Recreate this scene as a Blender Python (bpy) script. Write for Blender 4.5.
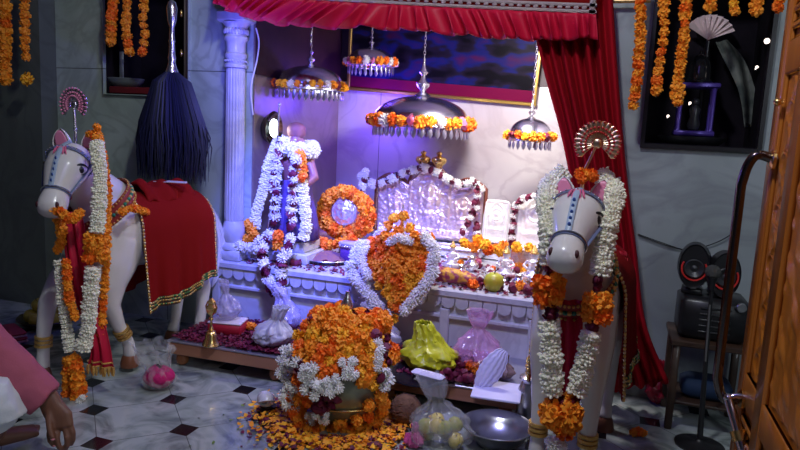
import bpy, bmesh, math, random
from math import sin, cos, pi, radians, sqrt, exp, atan2
from mathutils import Vector, Matrix, noise, Quaternion

SC = bpy.context.scene
COL = SC.collection
for _o in list(bpy.data.objects):
    bpy.data.objects.remove(_o)

# ------------------------------------------------------------------ camera
cd = bpy.data.cameras.new('camera')
cam = bpy.data.objects.new('camera', cd)
COL.objects.link(cam)
CAM = Vector((0, -3.2, 1.2))
ROT = Matrix.Rotation(radians(18), 3, 'Z') @ Matrix.Rotation(radians(90 - 8.2), 3, 'X') @ Matrix.Rotation(0.05, 3, 'Z')
cam.matrix_world = Matrix.Translation(CAM) @ ROT.to_4x4()
cd.sensor_width = 36
cd.lens = 36 * 650 / 800
cd.clip_start = 0.05
SC.camera = cam

# ------------------------------------------------------------------ world, lights, exposure
SC.view_settings.view_transform = 'Standard'
SC.view_settings.look = 'None'
SC.view_settings.gamma = 1
SC.view_settings.use_curve_mapping = False
SC.view_settings.exposure = 0.0
w = bpy.data.worlds.new('world'); SC.world = w; w.use_nodes = True
w.node_tree.nodes['Background'].inputs[0].default_value = (0.55, 0.65, 0.75, 1)
w.node_tree.nodes['Background'].inputs[1].default_value = 0.06


def light(name, kind, loc, energy, color, size=.1, target=None, spot=60, blend=.5):
    l = bpy.data.lights.new(name, kind); l.energy = energy; l.color = color
    if kind == 'AREA':
        l.shape = 'DISK'; l.size = size
    else:
        l.shadow_soft_size = size
    if kind == 'SPOT':
        l.spot_size = radians(spot); l.spot_blend = blend
    o = bpy.data.objects.new(name, l); COL.objects.link(o); o.location = loc
    if target:
        d = Vector(target) - Vector(loc)
        o.rotation_euler = d.to_track_quat('-Z', 'Y').to_euler()
    return o


light('ceiling_lamp', 'AREA', (-0.5, -1.9, 2.9), 25, (0.9, 0.95, 1.0), .22, (-.7, -.2, .6))
light('room_daylight', 'AREA', (1.9, -3.5, 2.1), 17, (0.82, 0.92, 1.0), .9, (-1.4, -.5, .4))
light('violet_shadow_fill', 'AREA', (-0.4, -2.4, 2.85), 6, (0.3, 0.2, 1.0), 1.2, (-.6, -.2, .8))  # added violet fill that tints the shadows, not a lamp of the room
light('shrine_tube_lamp', 'AREA', (-0.62, 0.14, 1.72), 24, (1.0, 0.95, .97), .25, (-.6, .95, .6))
light('shrine_blue_lamp', 'SPOT', (-1.35, -0.8, 1.75), 330, (0.10, 0.13, 1.0), .04, (-1.5, .0, .8), 56, .8)
light('pillar_blue_fill', 'POINT', (-1.8, -0.42, 1.5), 11, (0.12, 0.12, 1.0), .04)  # extra blue fill added to colour the upper pillar and nearby wall
light('niche_violet_lamp', 'POINT', (-1.55, 0.9, 1.35), 12, (0.14, 0.06, 1.0), .05)
light('front_violet_lamp', 'SPOT', (-0.5, -1.3, 2.3), 85, (0.22, 0.2, 1.0), .05, (-.85, -.1, .3), 58, .7)


def ray(px, py):
    return ROT @ Vector(((px - 400) / 650, -(py - 225) / 650, -1))


def at(px, py, Y):
    r = ray(px, py); return CAM + r * ((Y - CAM.y) / r.y)


def atz(px, py, Z):
    r = ray(px, py); return CAM + r * ((Z - CAM.z) / r.z)


def atx(px, py, X):
    r = ray(px, py); return CAM + r * ((X - CAM.x) / r.x)


# ------------------------------------------------------------------ materials
MATS = {}


def mat(name, col, rough=.6, metal=0.0, spec=None, emit=None, estr=1.0, trans=0, alpha=1, coat=0, noise_=None, bump=None, sheen=0, sss=0):
    """noise_=(colour2, scale, contrast), bump=(scale, strength)"""
    if name in MATS:
        return MATS[name]
    m = bpy.data.materials.new(name); m.use_nodes = True
    nt = m.node_tree; b = nt.nodes['Principled BSDF']
    b.inputs['Base Color'].default_value = (*col, 1)
    b.inputs['Roughness'].default_value = rough
    b.inputs['Metallic'].default_value = metal
    if spec is not None: b.inputs['Specular IOR Level'].default_value = spec
    if trans: b.inputs['Transmission Weight'].default_value = trans
    if alpha < 1: b.inputs['Alpha'].default_value = alpha
    if coat: b.inputs['Coat Weight'].default_value = coat
    if sheen: b.inputs['Sheen Weight'].default_value = sheen
    if sss:
        b.inputs['Subsurface Weight'].default_value = sss
        b.inputs['Subsurface Radius'].default_value = (.01, .006, .004)
    if emit:
        b.inputs['Emission Color'].default_value = (*emit, 1)
        b.inputs['Emission Strength'].default_value = estr
    if noise_ or bump:
        tc = nt.nodes.new('ShaderNodeTexCoord')
    if noise_:
        n = nt.nodes.new('ShaderNodeTexNoise'); n.inputs['Scale'].default_value = noise_[1]
        n.inputs['Detail'].default_value = 6
        nt.links.new(tc.outputs['Object'], n.inputs['Vector'])
        r = nt.nodes.new('ShaderNodeValToRGB')
        k = noise_[2]
        r.color_ramp.elements[0].position = .5 - k; r.color_ramp.elements[1].position = .5 + k
        r.color_ramp.elements[0].color = (*col, 1); r.color_ramp.elements[1].color = (*noise_[0], 1)
        nt.links.new(n.outputs['Fac'], r.inputs['Fac'])
        nt.links.new(r.outputs['Color'], b.inputs['Base Color'])
    if bump:
        n = nt.nodes.new('ShaderNodeTexNoise'); n.inputs['Scale'].default_value = bump[0]
        n.inputs['Detail'].default_value = 5
        nt.links.new(tc.outputs['Object'], n.inputs['Vector'])
        bm_ = nt.nodes.new('ShaderNodeBump'); bm_.inputs['Strength'].default_value = bump[1]
        bm_.inputs['Distance'].default_value = .01
        nt.links.new(n.outputs['Fac'], bm_.inputs['Height'])
        nt.links.new(bm_.outputs['Normal'], b.inputs['Normal'])
    MATS[name] = m
    return m


def marble(name, base, vein, scale=3.0, joints=None, rough=.25, blotch=None):
    """veined marble; joints=(width, height) thin dark slab joints; blotch=second cloudy tone"""
    if name in MATS: return MATS[name]
    m = bpy.data.materials.new(name); m.use_nodes = True
    nt = m.node_tree; N = nt.nodes; L = nt.links; b = N['Principled BSDF']
    b.inputs['Roughness'].default_value = rough
    tc = N.new('ShaderNodeTexCoord')
    n1 = N.new('ShaderNodeTexNoise'); n1.inputs['Scale'].default_value = scale; n1.inputs['Detail'].default_value = 8
    n1.inputs['Distortion'].default_value = 1.6
    L.new(tc.outputs['Object'], n1.inputs['Vector'])
    a = N.new('ShaderNodeMath'); a.operation = 'SUBTRACT'; a.inputs[1].default_value = .5; L.new(n1.outputs['Fac'], a.inputs[0])
    ab = N.new('ShaderNodeMath'); ab.operation = 'ABSOLUTE'; L.new(a.outputs[0], ab.inputs[0])
    r = N.new('ShaderNodeValToRGB'); r.color_ramp.elements[0].position = 0; r.color_ramp.elements[1].position = .07
    r.color_ramp.elements[0].color = (1, 1, 1, 1); r.color_ramp.elements[1].color = (0, 0, 0, 1)
    L.new(ab.outputs[0], r.inputs['Fac'])
    n2 = N.new('ShaderNodeTexNoise'); n2.inputs['Scale'].default_value = scale * .7; n2.inputs['Detail'].default_value = 4
    L.new(tc.outputs['Object'], n2.inputs['Vector'])
    r2 = N.new('ShaderNodeValToRGB'); r2.color_ramp.elements[0].position = .38; r2.color_ramp.elements[1].position = .62
    r2.color_ramp.elements[0].color = (*base, 1); r2.color_ramp.elements[1].color = (*(blotch or base), 1)
    L.new(n2.outputs['Fac'], r2.inputs['Fac'])
    mx = N.new('ShaderNodeMixRGB'); L.new(r2.outputs['Color'], mx.inputs['Color1']); mx.inputs['Color2'].default_value = (*vein, 1)
    mm = N.new('ShaderNodeMath'); mm.operation = 'MULTIPLY'; mm.inputs[1].default_value = .55
    L.new(r.outputs['Color'], mm.inputs[0]); L.new(mm.outputs[0], mx.inputs['Fac'])
    out = mx.outputs['Color']
    if joints:
        sp = N.new('ShaderNodeSeparateXYZ'); L.new(tc.outputs['Object'], sp.inputs[0])
        prev = None
        for ch, wd, off in (('X', joints[0], joints[2]), ('Z', joints[1], joints[3])):
            d = N.new('ShaderNodeMath'); d.operation = 'ADD'; d.inputs[1].default_value = off; L.new(sp.outputs[ch], d.inputs[0])
            e = N.new('ShaderNodeMath'); e.operation = 'PINGPONG'; e.inputs[1].default_value = wd / 2; L.new(d.outputs[0], e.inputs[0])
            f = N.new('ShaderNodeMath'); f.operation = 'LESS_THAN'; f.inputs[1].default_value = .0025; L.new(e.outputs[0], f.inputs[0])
            if prev is None: prev = f
            else:
                g = N.new('ShaderNodeMath'); g.operation = 'MAXIMUM'; L.new(prev.outputs[0], g.inputs[0]); L.new(f.outputs[0], g.inputs[1]); prev = g
        m2 = N.new('ShaderNodeMixRGB'); L.new(out, m2.inputs['Color1']); m2.inputs['Color2'].default_value = (*[c * .35 for c in vein], 1)
        L.new(prev.outputs[0], m2.inputs['Fac']); out = m2.outputs['Color']
    L.new(out, b.inputs['Base Color'])
    MATS[name] = m
    return m


def floor_mat():
    m = bpy.data.materials.new('marble floor with black diamonds'); m.use_nodes = True
    nt = m.node_tree; N = nt.nodes; L = nt.links; b = N['Principled BSDF']
    b.inputs['Roughness'].default_value = .16
    tc = N.new('ShaderNodeTexCoord'); sp = N.new('ShaderNodeSeparateXYZ')
    L.new(tc.outputs['Object'], sp.inputs[0])

    def math_(op, x, y=None):
        n = N.new('ShaderNodeMath'); n.operation = op
        if isinstance(x, (int, float)): n.inputs[0].default_value = x
        else: L.new(x, n.inputs[0])
        if y is not None:
            if isinstance(y, (int, float)): n.inputs[1].default_value = y
            else: L.new(y, n.inputs[1])
        return n.outputs[0]
    T = .31
    uu = math_('MULTIPLY', math_('ADD', sp.outputs['X'], sp.outputs['Y']), .70711)
    vv = math_('MULTIPLY', math_('SUBTRACT', sp.outputs['X'], sp.outputs['Y']), .70711)
    gx = math_('PINGPONG', math_('ADD', uu, 20 * T - .28), T / 2)
    gy = math_('PINGPONG', math_('ADD', vv, 20 * T - .065), T / 2)
    dia = math_('LESS_THAN', math_('ADD', gx, gy), .058)
    jx = math_('LESS_THAN', gx, .0016); jy = math_('LESS_THAN', gy, .0016)
    jt = math_('MAXIMUM', jx, jy)
    n1 = N.new('ShaderNodeTexNoise'); n1.inputs['Scale'].default_value = 5; n1.inputs['Detail'].default_value = 8; n1.inputs['Distortion'].default_value = 2
    L.new(tc.outputs['Object'], n1.inputs['Vector'])
    r = N.new('ShaderNodeValToRGB')
    e = r.color_ramp.elements; e[0].position = .36; e[0].color = (.17, .2, .2, 1); e[1].position = .62; e[1].color = (.43, .47, .46, 1)
    e2 = r.color_ramp.elements.new(.5); e2.color = (.33, .38, .36, 1)
    L.new(n1.outputs['Fac'], r.inputs['Fac'])
    m1 = N.new('ShaderNodeMixRGB'); L.new(jt, m1.inputs['Fac']); L.new(r.outputs['Color'], m1.inputs['Color1']); m1.inputs['Color2'].default_value = (.1, .11, .11, 1)
    m2 = N.new('ShaderNodeMixRGB'); L.new(dia, m2.inputs['Fac']); L.new(m1.outputs['Color'], m2.inputs['Color1']); m2.inputs['Color2'].default_value = (.008, .008, .012, 1)
    L.new(m2.outputs['Color'], b.inputs['Base Color'])
    return m


def wood(name, c1, c2, scale=8, stretch=(1, 1, .08), rough=.3, coat=.5):
    if name in MATS: return MATS[name]
    m = bpy.data.materials.new(name); m.use_nodes = True
    nt = m.node_tree; N = nt.nodes; L = nt.links; b = N['Principled BSDF']
    b.inputs['Roughness'].default_value = rough; b.inputs['Coat Weight'].default_value = coat
    tc = N.new('ShaderNodeTexCoord'); mp = N.new('ShaderNodeMapping'); mp.inputs['Scale'].default_value = stretch
    L.new(tc.outputs['Object'], mp.inputs['Vector'])
    n = N.new('ShaderNodeTexNoise'); n.inputs['Scale'].default_value = scale * 4; n.inputs['Detail'].default_value = 6
    L.new(mp.outputs['Vector'], n.inputs['Vector'])
    r = N.new('ShaderNodeValToRGB'); e = r.color_ramp.elements
    e[0].position = .35; e[0].color = (*c1, 1); e[1].position = .65; e[1].color = (*c2, 1)
    L.new(n.outputs['Fac'], r.inputs['Fac']); L.new(r.outputs['Color'], b.inputs['Base Color'])
    MATS[name] = m
    return m


SILVER = mat('silver', (.78, .76, .8), .26, 1.0, bump=(60, .15))
SILVER_BRIGHT = mat('bright silver leaf', (.9, .88, .9), .38, .75, bump=(80, .2))
STEEL = mat('steel', (.62, .63, .66), .28, 1.0)
DARKCHROME = mat('dark chrome', (.16, .13, .12), .15, 1.0)
BRASS = mat('brass', (.85, .6, .22), .25, 1.0)
GOLD = mat('gold trim', (.8, .5, .14), .35, .8, bump=(200, .6))
ORANGE = mat('marigold orange', (1.0, .32, .015), .7, noise_=((1.0, .42, .025), 30, .1), sss=.1)
DEEPOR = mat('marigold deep orange', (1.0, .22, .01), .7, sss=.1)
YELLOW = mat('marigold yellow', (1.0, .5, .02), .7, sss=.1)
WHITEFL = mat('tuberose white', (.95, .93, .76), .6, sss=.1)
WHITEFL2 = mat('chrysanthemum white', (.93, .91, .84), .6, sss=.1)
GREENFL = mat('flower stem green', (.2, .3, .06), .7)
ROSE = mat('rose dark magenta', (.11, .004, .02), .6, noise_=((.2, .008, .045), 20, .15))
PINKFL = mat('rose pink', (.75, .2, .35), .6)
REDCLOTH = mat('red velvet', (.22, .006, .006), .9, spec=.1, bump=(90, .1))
REDSATIN = mat('crimson satin', (.55, .006, .04), .5, spec=.3)
MAROON = mat('maroon cloth', (.2, .008, .015), .8)
THREAD = mat('thread', (.5, .45, .35), .8)
WHITEPAINT = mat('white glossy paint', (.78, .75, .72), .25, coat=.4, noise_=((.7, .68, .66), 9, .2))
PINKPAINT = mat('pink paint', (.75, .25, .4), .4)
BLACKPAINT = mat('black paint', (.012, .012, .015), .3)
BLUEPAINT = mat('blue paint', (.03, .09, .35), .4)
REDPAINT = mat('red paint', (.5, .02, .02), .4)
BLACKHAIR = mat('dark blue black hair', (.008, .009, .04), .6)
BLACKPL = mat('black plastic', (.012, .012, .014), .35)
CLEARPL = mat('clear plastic', (.6, .62, .62), .12, alpha=.14, spec=.9)
WHITEPL = mat('white plastic bag', (.75, .75, .86), .3, alpha=.7)
PINKPL = mat('pink plastic', (.8, .4, .75), .12, alpha=.22, spec=1.0)
LIMEPL = mat('lime plastic', (.5, .52, .015), .35)
PAPER = mat('lavender paper', (.7, .68, .85), .5)
SKIN = mat('brown skin', (.2, .085, .045), .5, sss=.15, noise_=((.17, .07, .04), 25, .2))
NAIL = mat('pink nail', (.5, .18, .2), .35)
PINKCLOTH = mat('dusty pink cotton', (.44, .1, .15), .85, bump=(250, .15))
WHITECLOTH = mat('white cotton', (.68, .72, .74), .85, bump=(200, .15))
BARKWOOD = mat('coconut husk', (.11, .05, .025), .9, bump=(60, .8), noise_=((.18, .09, .045), 40, .2))
FRUITG = mat('green yellow fruit', (.33, .42, .02), .4, noise_=((.55, .42, .03), 14, .2))
FRUITY = mat('yellow fruit', (.7, .55, .06), .4)

# ------------------------------------------------------------------ mesh builder


class MB:
    def __init__(s):
        s.v = []; s.f = []; s.m = []

    def add(s, vs, fs, m=0):
        o = len(s.v); s.v += [Vector(v) for v in vs]
        s.f += [tuple(o + i for i in f) for f in fs]; s.m += [m] * len(fs)
        return s

    def box(s, c, d, m=0, rot=None):
        x, y, z = [k / 2 for k in d]
        vs = [Vector((sx * x, sy * y, sz * z)) for sx in (-1, 1) for sy in (-1, 1) for sz in (-1, 1)]
        if rot is not None: vs = [rot @ v for v in vs]
        c = Vector(c)
        return s.add([v + c for v in vs], [(0, 1, 3, 2), (4, 6, 7, 5), (0, 4, 5, 1), (2, 3, 7, 6), (0, 2, 6, 4), (1, 5, 7, 3)], m)

    def bevbox(s, c, d, b=.004, m=0):
        x, y, z = [k / 2 for k in d]; c = Vector(c)
        b = min(b, x * .9, y * .9, z * .9)
        pts = []
        for sz in (-1, 1):
            for lvl in (0, 1):
                e = b if (lvl == 0) == (sz == -1) else 0
                zz = sz * z if e else sz * (z - b)
                xx, yy = x - e, y - e
                pts.append([(xx - b, yy), (x - e, yy - b), (x - e, -yy + b), (xx - b, -yy), (-xx + b, -yy), (-xx, -yy + b), (-xx, yy - b), (-xx + b, yy), zz])
        rings = [[Vector((p[0], p[1], q[8])) + c for p in q[:8]] for q in pts]
        s.rings(rings, m, True)
        return s

    def rings(s, rings, m=0, caps=True, closed=True):
        o = len(s.v); n = len(rings[0])
        for r in rings: s.v += [Vector(v) for v in r]
        for i in range(len(rings) - 1):
            for j in range(n if closed else n - 1):
                a = o + i * n + j; b = o + i * n + (j + 1) % n
                s.f.append((a, b, b + n, a + n)); s.m.append(m)
        if caps and closed:
            s.f.append(tuple(o + j for j in range(n))[::-1]); s.m.append(m)
            s.f.append(tuple(o + (len(rings) - 1) * n + j for j in range(n))); s.m.append(m)
        return s

    def tube(s, pts, rad, n=8, m=0, ell=1.0, up=None, caps=True):
        pts = [Vector(p) for p in pts]
        if isinstance(rad, (int, float)): rad = [rad] * len(pts)
        rings = []
        u = None
        for i, p in enumerate(pts):
            t = (pts[min(i + 1, len(pts) - 1)] - pts[max(i - 1, 0)])
            t = t.normalized() if t.length > 1e-9 else Vector((0, 0, 1))
            if u is None:
                u = Vector(up) if up else (Vector((0, 0, 1)) if abs(t.z) < .9 else Vector((1, 0, 0)))
            u = (u - t * u.dot(t)).normalized()
            w_ = t.cross(u)
            r = rad[i]
            ra, rb = (r if isinstance(r, tuple) else (r, r * ell))
            rings.append([p + u * (ra * cos(2 * pi * k / n)) + w_ * (rb * sin(2 * pi * k / n)) for k in range(n)])
        return s.rings(rings, m, caps)

    def lathe(s, prof, c=(0, 0, 0), n=24, m=0, flute=0, nf=0, axis=None, caps=True):
        c = Vector(c); rings = []
        q = axis
        for r, z in prof:
            ring = []
            for k in range(n):
                a = 2 * pi * k / n
                rr = r * (1 + (flute * abs(sin(a * nf / 2)) if flute else 0))
                v = Vector((rr * cos(a), rr * sin(a), z))
                if q: v = q @ v
                ring.append(v + c)
            rings.append(ring)
        return s.rings(rings, m, caps)

    def ball(s, c, r, n=12, m=0, rot=None):
        if isinstance(r, (int, float)): r = (r, r, r)
        c = Vector(c); rings = []
        k2 = max(4, n // 2)
        for i in range(1, k2):
            th = pi * i / k2
            ring = []
            for k in range(n):
                a = 2 * pi * k / n
                v = Vector((r[0] * sin(th) * cos(a), r[1] * sin(th) * sin(a), -r[2] * cos(th)))
                if rot is not None: v = rot @ v
                ring.append(v + c)
            rings.append(ring)
        b = Vector((0, 0, -r[2])); t = Vector((0, 0, r[2]))
        if rot is not None: b = rot @ b; t = rot @ t
        o = len(s.v); s.rings(rings, m, False)
        nb = len(s.v); s.v += [b + c, t + c]
        for k in range(n):
            s.f.append((o + (k + 1) % n, o + k, nb)); s.m.append(m)
            q = o + (len(rings) - 1) * n
            s.f.append((q + k, q + (k + 1) % n, nb + 1)); s.m.append(m)
        return s

    def grid(s, fn, nu, nv, m=0):
        o = len(s.v)
        for i in range(nu + 1):
            for j in range(nv + 1):
                s.v.append(Vector(fn(i / nu, j / nv)))
        for i in range(nu):
            for j in range(nv):
                a = o + i * (nv + 1) + j
                s.f.append((a, a + nv + 1, a + nv + 2, a + 1)); s.m.append(m)
        return s

    def solid_prism(s, poly, y0, y1, m=0):
        """polygon in xz extruded in y"""
        n = len(poly)
        vs = [(p[0], y0, p[1]) for p in poly] + [(p[0], y1, p[1]) for p in poly]
        fs = [tuple(range(n)), tuple(range(2 * n - 1, n - 1, -1))] + [(i, i + n, (i + 1) % n + n, (i + 1) % n) for i in range(n)]
        return s.add(vs, fs, m)

    def mesh(s, name, mats, smooth=True):
        me = bpy.data.meshes.new(name)
        me.from_pydata([tuple(v) for v in s.v], [], s.f)
        if not isinstance(mats, (list, tuple)): mats = [mats]
        for x in mats: me.materials.append(x)
        me.polygons.foreach_set('material_index', s.m)
        if smooth: me.polygons.foreach_set('use_smooth', [True] * len(s.f))
        me.update()
        bm = bmesh.new(); bm.from_mesh(me); bmesh.ops.recalc_face_normals(bm, faces=bm.faces); bm.to_mesh(me); bm.free()
        if smooth:
            try: me.set_sharp_from_angle(angle=radians(45))
            except Exception: pass
        return me


def link(name, me, parent=None, loc=None):
    o = bpy.data.objects.new(name, me); COL.objects.link(o)
    if parent is not None: o.parent = parent
    if loc is not None: o.location = loc
    return o


def part(name, mb, mats, parent, loc=None, smooth=True, label=None):
    o = link(name, mb.mesh(name, mats, smooth), parent, loc)
    if label: o['label'] = label
    return o


def tag(o, label, cat, group=None):
    o['label'] = label; o['category'] = cat
    if group: o['group'] = group
    return o


def thing(name, label, cat, loc=(0, 0, 0), rz=0, group=None):
    o = bpy.data.objects.new(name, None); COL.objects.link(o)
    o.empty_display_size = .05
    o.location = loc; o.rotation_euler = (0, 0, rz)
    return tag(o, label, cat, group)


def struct(name, mb, m, smooth=False):
    o = link(name, mb.mesh(name, m, smooth)); o['kind'] = 'structure'; return o


def whole(name, mb, mats, label, cat, loc=None, group=None, smooth=True, rz=0):
    o = link(name, mb.mesh(name, mats, smooth), None, loc); o.rotation_euler = (0, 0, rz)
    return tag(o, label, cat, group)


def thicken(o, t, off=0):
    md = o.modifiers.new('thick', 'SOLIDIFY'); md.thickness = t; md.offset = off; return o


def remesh(o, v, smooth_it=4):
    md = o.modifiers.new('join', 'REMESH'); md.mode = 'VOXEL'; md.voxel_size = v; md.use_smooth_shade = True
    sm = o.modifiers.new('soft', 'SMOOTH'); sm.factor = .5; sm.iterations = smooth_it
    return o


def catmull(pts, k=8):
    pts = [Vector(p) for p in pts]
    if len(pts) < 3:
        return [pts[0].lerp(pts[-1], i / k) for i in range(k + 1)]
    P = [2 * pts[0] - pts[1]] + pts + [2 * pts[-1] - pts[-2]]
    out = []
    for i in range(1, len(P) - 2):
        for j in range(k):
            t = j / k
            a, b, c, d = P[i - 1], P[i], P[i + 1], P[i + 2]
            out.append(.5 * ((2 * b) + (c - a) * t + (2 * a - 5 * b + 4 * c - d) * t * t + (3 * b - a - 3 * c + d) * t ** 3))
    out.append(pts[-1])
    return out


def resample(pts, step):
    out = [pts[0].copy()]; acc = 0
    for a, b in zip(pts, pts[1:]):
        L = (b - a).length
        while acc + L >= step:
            t = (step - acc) / L
            a = a.lerp(b, t); out.append(a.copy()); L = (b - a).length; acc = 0
        acc += L
    return out


# ------------------------------------------------------------------ flowers (unit radius, shared meshes)
def fib(n):
    g = pi * (3 - sqrt(5))
    for i in range(n):
        z = 1 - 2 * (i + .5) / n; r = sqrt(max(0, 1 - z * z)); a = g * i
        yield Vector((r * cos(a), r * sin(a), z))


def marigold_mesh(nm, m, seed, n=70, flat=.8):
    rnd = random.Random(seed); mb = MB(); mb.ball((0, 0, 0), (.72, .72, .72 * flat), 8)
    for d in fib(n):
        d = (d + Vector((rnd.uniform(-.2, .2), rnd.uniform(-.2, .2), rnd.uniform(-.2, .2)))).normalized()
        t = d.orthogonal().normalized(); t = Quaternion(d, rnd.uniform(0, 6.28)) @ t
        w_ = d.cross(t)
        L = rnd.uniform(.85, 1.08); ws = rnd.uniform(.2, .3)
        a = d * .5 + t * ws * .5; b = d * .5 - t * ws * .5
        c = d * L * .85 + t * ws + w_ * .1; e = d * L * .85 - t * ws + w_ * .1
        f = d * L + t * ws * .5 + w_ * .26; g = d * L - t * ws * .5 + w_ * .26
        vs = [Vector((v.x, v.y, v.z * flat)) for v in (a, b, e, c, g, f)]
        mb.add(vs, [(0, 1, 2, 3), (3, 2, 4, 5)])
    return mb.mesh(nm, m, False)


def bud_disc_mesh(nm, m, seed, n=16):
    """a layer of tuberose buds strung round the thread (axis z)"""
    rnd = random.Random(seed); mb = MB(); mb.ball((0, 0, 0), (.74, .74, .5), 14)
    for lay in (-.22, .22):
        for k in range(n):
            a = 2 * pi * (k + rnd.uniform(-.3, .3)) / n
            d = Vector((cos(a), sin(a), lay + rnd.uniform(-.15, .15)))
            L = rnd.uniform(.85, 1.08)
            mb.tube([d * .1, d * .45 * L, d * .8 * L, d * L], [.07, .12, .2, .06], 5)
    return mb.mesh(nm, m, True)


def rose_mesh(nm, m, seed):
    rnd = random.Random(seed); mb = MB(); mb.ball((0, 0, 0), .55, 8)
    for lay, (n, R_, op) in enumerate(((4, .6, .15), (6, .85, .4), (7, 1.0, .75))):
        for k in range(n):
            a = 2 * pi * (k + .4 * lay) / n + rnd.uniform(-.2, .2)

            def fn(u, v, a=a, R_=R_, op=op, n=n):
                aa = a + (u - .5) * 7.5 / n
                r = R_ * (.35 + v * (.35 + op * .4)) * (1 - .15 * abs(u - .5) * 2 * v)
                z = -.5 + v * (1.05 - op * .5) - .2 * (abs(u - .5) * 2) ** 2 * v
                return (r * cos(aa), r * sin(aa), z)
            mb.grid(fn, 4, 3)
    return mb.mesh(nm, m, True)


def mum_mesh(nm, m, seed, n=60):
    rnd = random.Random(seed); mb = MB(); mb.ball((0, 0, 0), (.6, .6, .45), 8)
    for d in fib(n):
        if d.z < -.5: continue
        d = (d + Vector((rnd.uniform(-.15, .15), rnd.uniform(-.15, .15), rnd.uniform(-.1, .1)))).normalized()
        t = d.orthogonal().normalized()
        mb.tube([d * .4, d * .8 + t * .05, d * rnd.uniform(.9, 1.05) + Vector((0, 0, .12))], [.07, .13, .04], 4)
    return mb.mesh(nm, m, False)


FL = {
    'marigold': [marigold_mesh('marigold', ORANGE, 1), marigold_mesh('marigold', ORANGE, 2), marigold_mesh('marigold', DEEPOR, 3), marigold_mesh('marigold', ORANGE, 4, 60, .95)],
    'yellow_marigold': [marigold_mesh('yellow_marigold', YELLOW, 5), marigold_mesh('yellow_marigold', YELLOW, 6)],
    'tuberose': [bud_disc_mesh('tuberose', WHITEFL, 7), bud_disc_mesh('tuberose', WHITEFL, 8), bud_disc_mesh('tuberose', WHITEFL, 9)],
    'rose': [rose_mesh('rose', ROSE, 10), rose_mesh('rose', ROSE, 11)],
    'pink_rose': [rose_mesh('pink_rose', PINKFL, 12)],
    'white_flower': [mum_mesh('white_flower', WHITEFL2, 13), mum_mesh('white_flower', WHITEFL2, 14)],
}
RN = random.Random(77)
_roots = {}


def blossom(kind, p, r, root, tangent=None, jit=0.0, name=None):
    o = bpy.data.objects.new(name or kind, RN.choice(FL[kind])); COL.objects.link(o)
    o.parent = root
    o.location = Vector(p) - root.location + Vector([RN.uniform(-jit, jit) for _ in range(3)])
    o.scale = (r,) * 3
    if tangent is not None:
        q = Vector((0, 0, 1)).rotation_difference(Vector(tangent)) @ Quaternion((0, 0, 1), RN.uniform(0, 6.28))
        o.rotation_mode = 'QUATERNION'; o.rotation_quaternion = q
    else:
        o.rotation_euler = [RN.uniform(0, 6.28) for _ in range(3)]
    return o


def garland(name, label, cat, segs, group=None, thread=True):
    """segs: list of (kind or list of kinds, world points, radius, spacing in units of radius)"""
    root = thing(name, label, cat, segs[0][1][0], 0, group)
    allp = []
    for kinds, pts, r, sp in segs:
        if isinstance(kinds, str): kinds = [kinds]
        cp = catmull(pts, 10)
        ps = resample(cp, r * sp)
        if len(ps) == 1 and len(pts) > 1: ps = [cp[0], cp[-1]]
        allp.append(cp)
        for i, p in enumerate(ps):
            k = kinds[i % len(kinds)]
            tg = (ps[min(i + 1, len(ps) - 1)] - ps[max(i - 1, 0)])
            rr = r * RN.uniform(.9, 1.1)
            if k == 'tuberose': blossom(k, p, rr, root, tg, .001)
            else: blossom(k, p, rr * RN.uniform(.92, 1.08), root, None, r * .08)
    if thread:
        mb = MB()
        for cp in allp: mb.tube([p - root.location for p in cp], .0015, 4)
        part('thread', mb, THREAD, root)
    return root


def petals(name, label, cat, pts_fn, n, size, m, seed, z=0.0, parent=None):
    """loose petals nobody could count: one mesh"""
    rnd = random.Random(seed); mb = MB()
    for _ in range(n):
        x, y, zz = pts_fn(rnd)
        q = Quaternion((rnd.uniform(-1, 1), rnd.uniform(-1, 1), .1), rnd.uniform(0, .7)) @ Quaternion((0, 0, 1), rnd.uniform(0, 6.28))
        s = size * rnd.uniform(.7, 1.2); c = Vector((x, y, zz + s * .3))
        vs = [Vector((-s, 0, .2 * s)), Vector((-.4 * s, -.6 * s, 0)), Vector((.5 * s, -.55 * s, .1 * s)), Vector((s, 0, .35 * s)), Vector((.5 * s, .55 * s, .1 * s)), Vector((-.4 * s, .6 * s, 0)), Vector((0, 0, -.1 * s))]
        vs = [q @ v + c for v in vs]
        mi = rnd.randrange(len(m)) if isinstance(m, list) else 0
        mb.add(vs, [(6, 0, 1), (6, 1, 2), (6, 2, 3), (6, 3, 4), (6, 4, 5), (6, 5, 0)], mi)
    if parent is not None:
        o = part(name, mb, m, parent); o['kind'] = 'stuff'; return o
    o = whole(name, mb, m, label, cat); o['kind'] = 'stuff'
    return o

# ================================================================== THE SETTING
M_WALL = marble('wall marble', (.36, .4, .42), (.2, .22, .24), 2.2, (2.4, 2.9, .9, .05), .3, (.28, .32, .32))
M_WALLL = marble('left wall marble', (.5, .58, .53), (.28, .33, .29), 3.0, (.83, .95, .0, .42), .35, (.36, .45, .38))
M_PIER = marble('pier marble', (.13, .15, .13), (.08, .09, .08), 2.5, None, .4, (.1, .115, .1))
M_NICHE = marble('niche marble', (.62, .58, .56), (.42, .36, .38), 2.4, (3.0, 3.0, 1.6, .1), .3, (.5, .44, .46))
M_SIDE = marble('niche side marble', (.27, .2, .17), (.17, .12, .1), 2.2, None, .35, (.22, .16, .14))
M_ALTAR = marble('altar marble', (.6, .6, .62), (.42, .42, .46), 4, None, .28, (.52, .52, .56))
M_PILLAR = marble('pillar marble', (.55, .55, .6), (.42, .42, .46), 3, None, .3)
M_CEIL = mat('ceiling plaster', (.5, .5, .5), .9, noise_=((.42, .42, .42), 4, .2))
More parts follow.
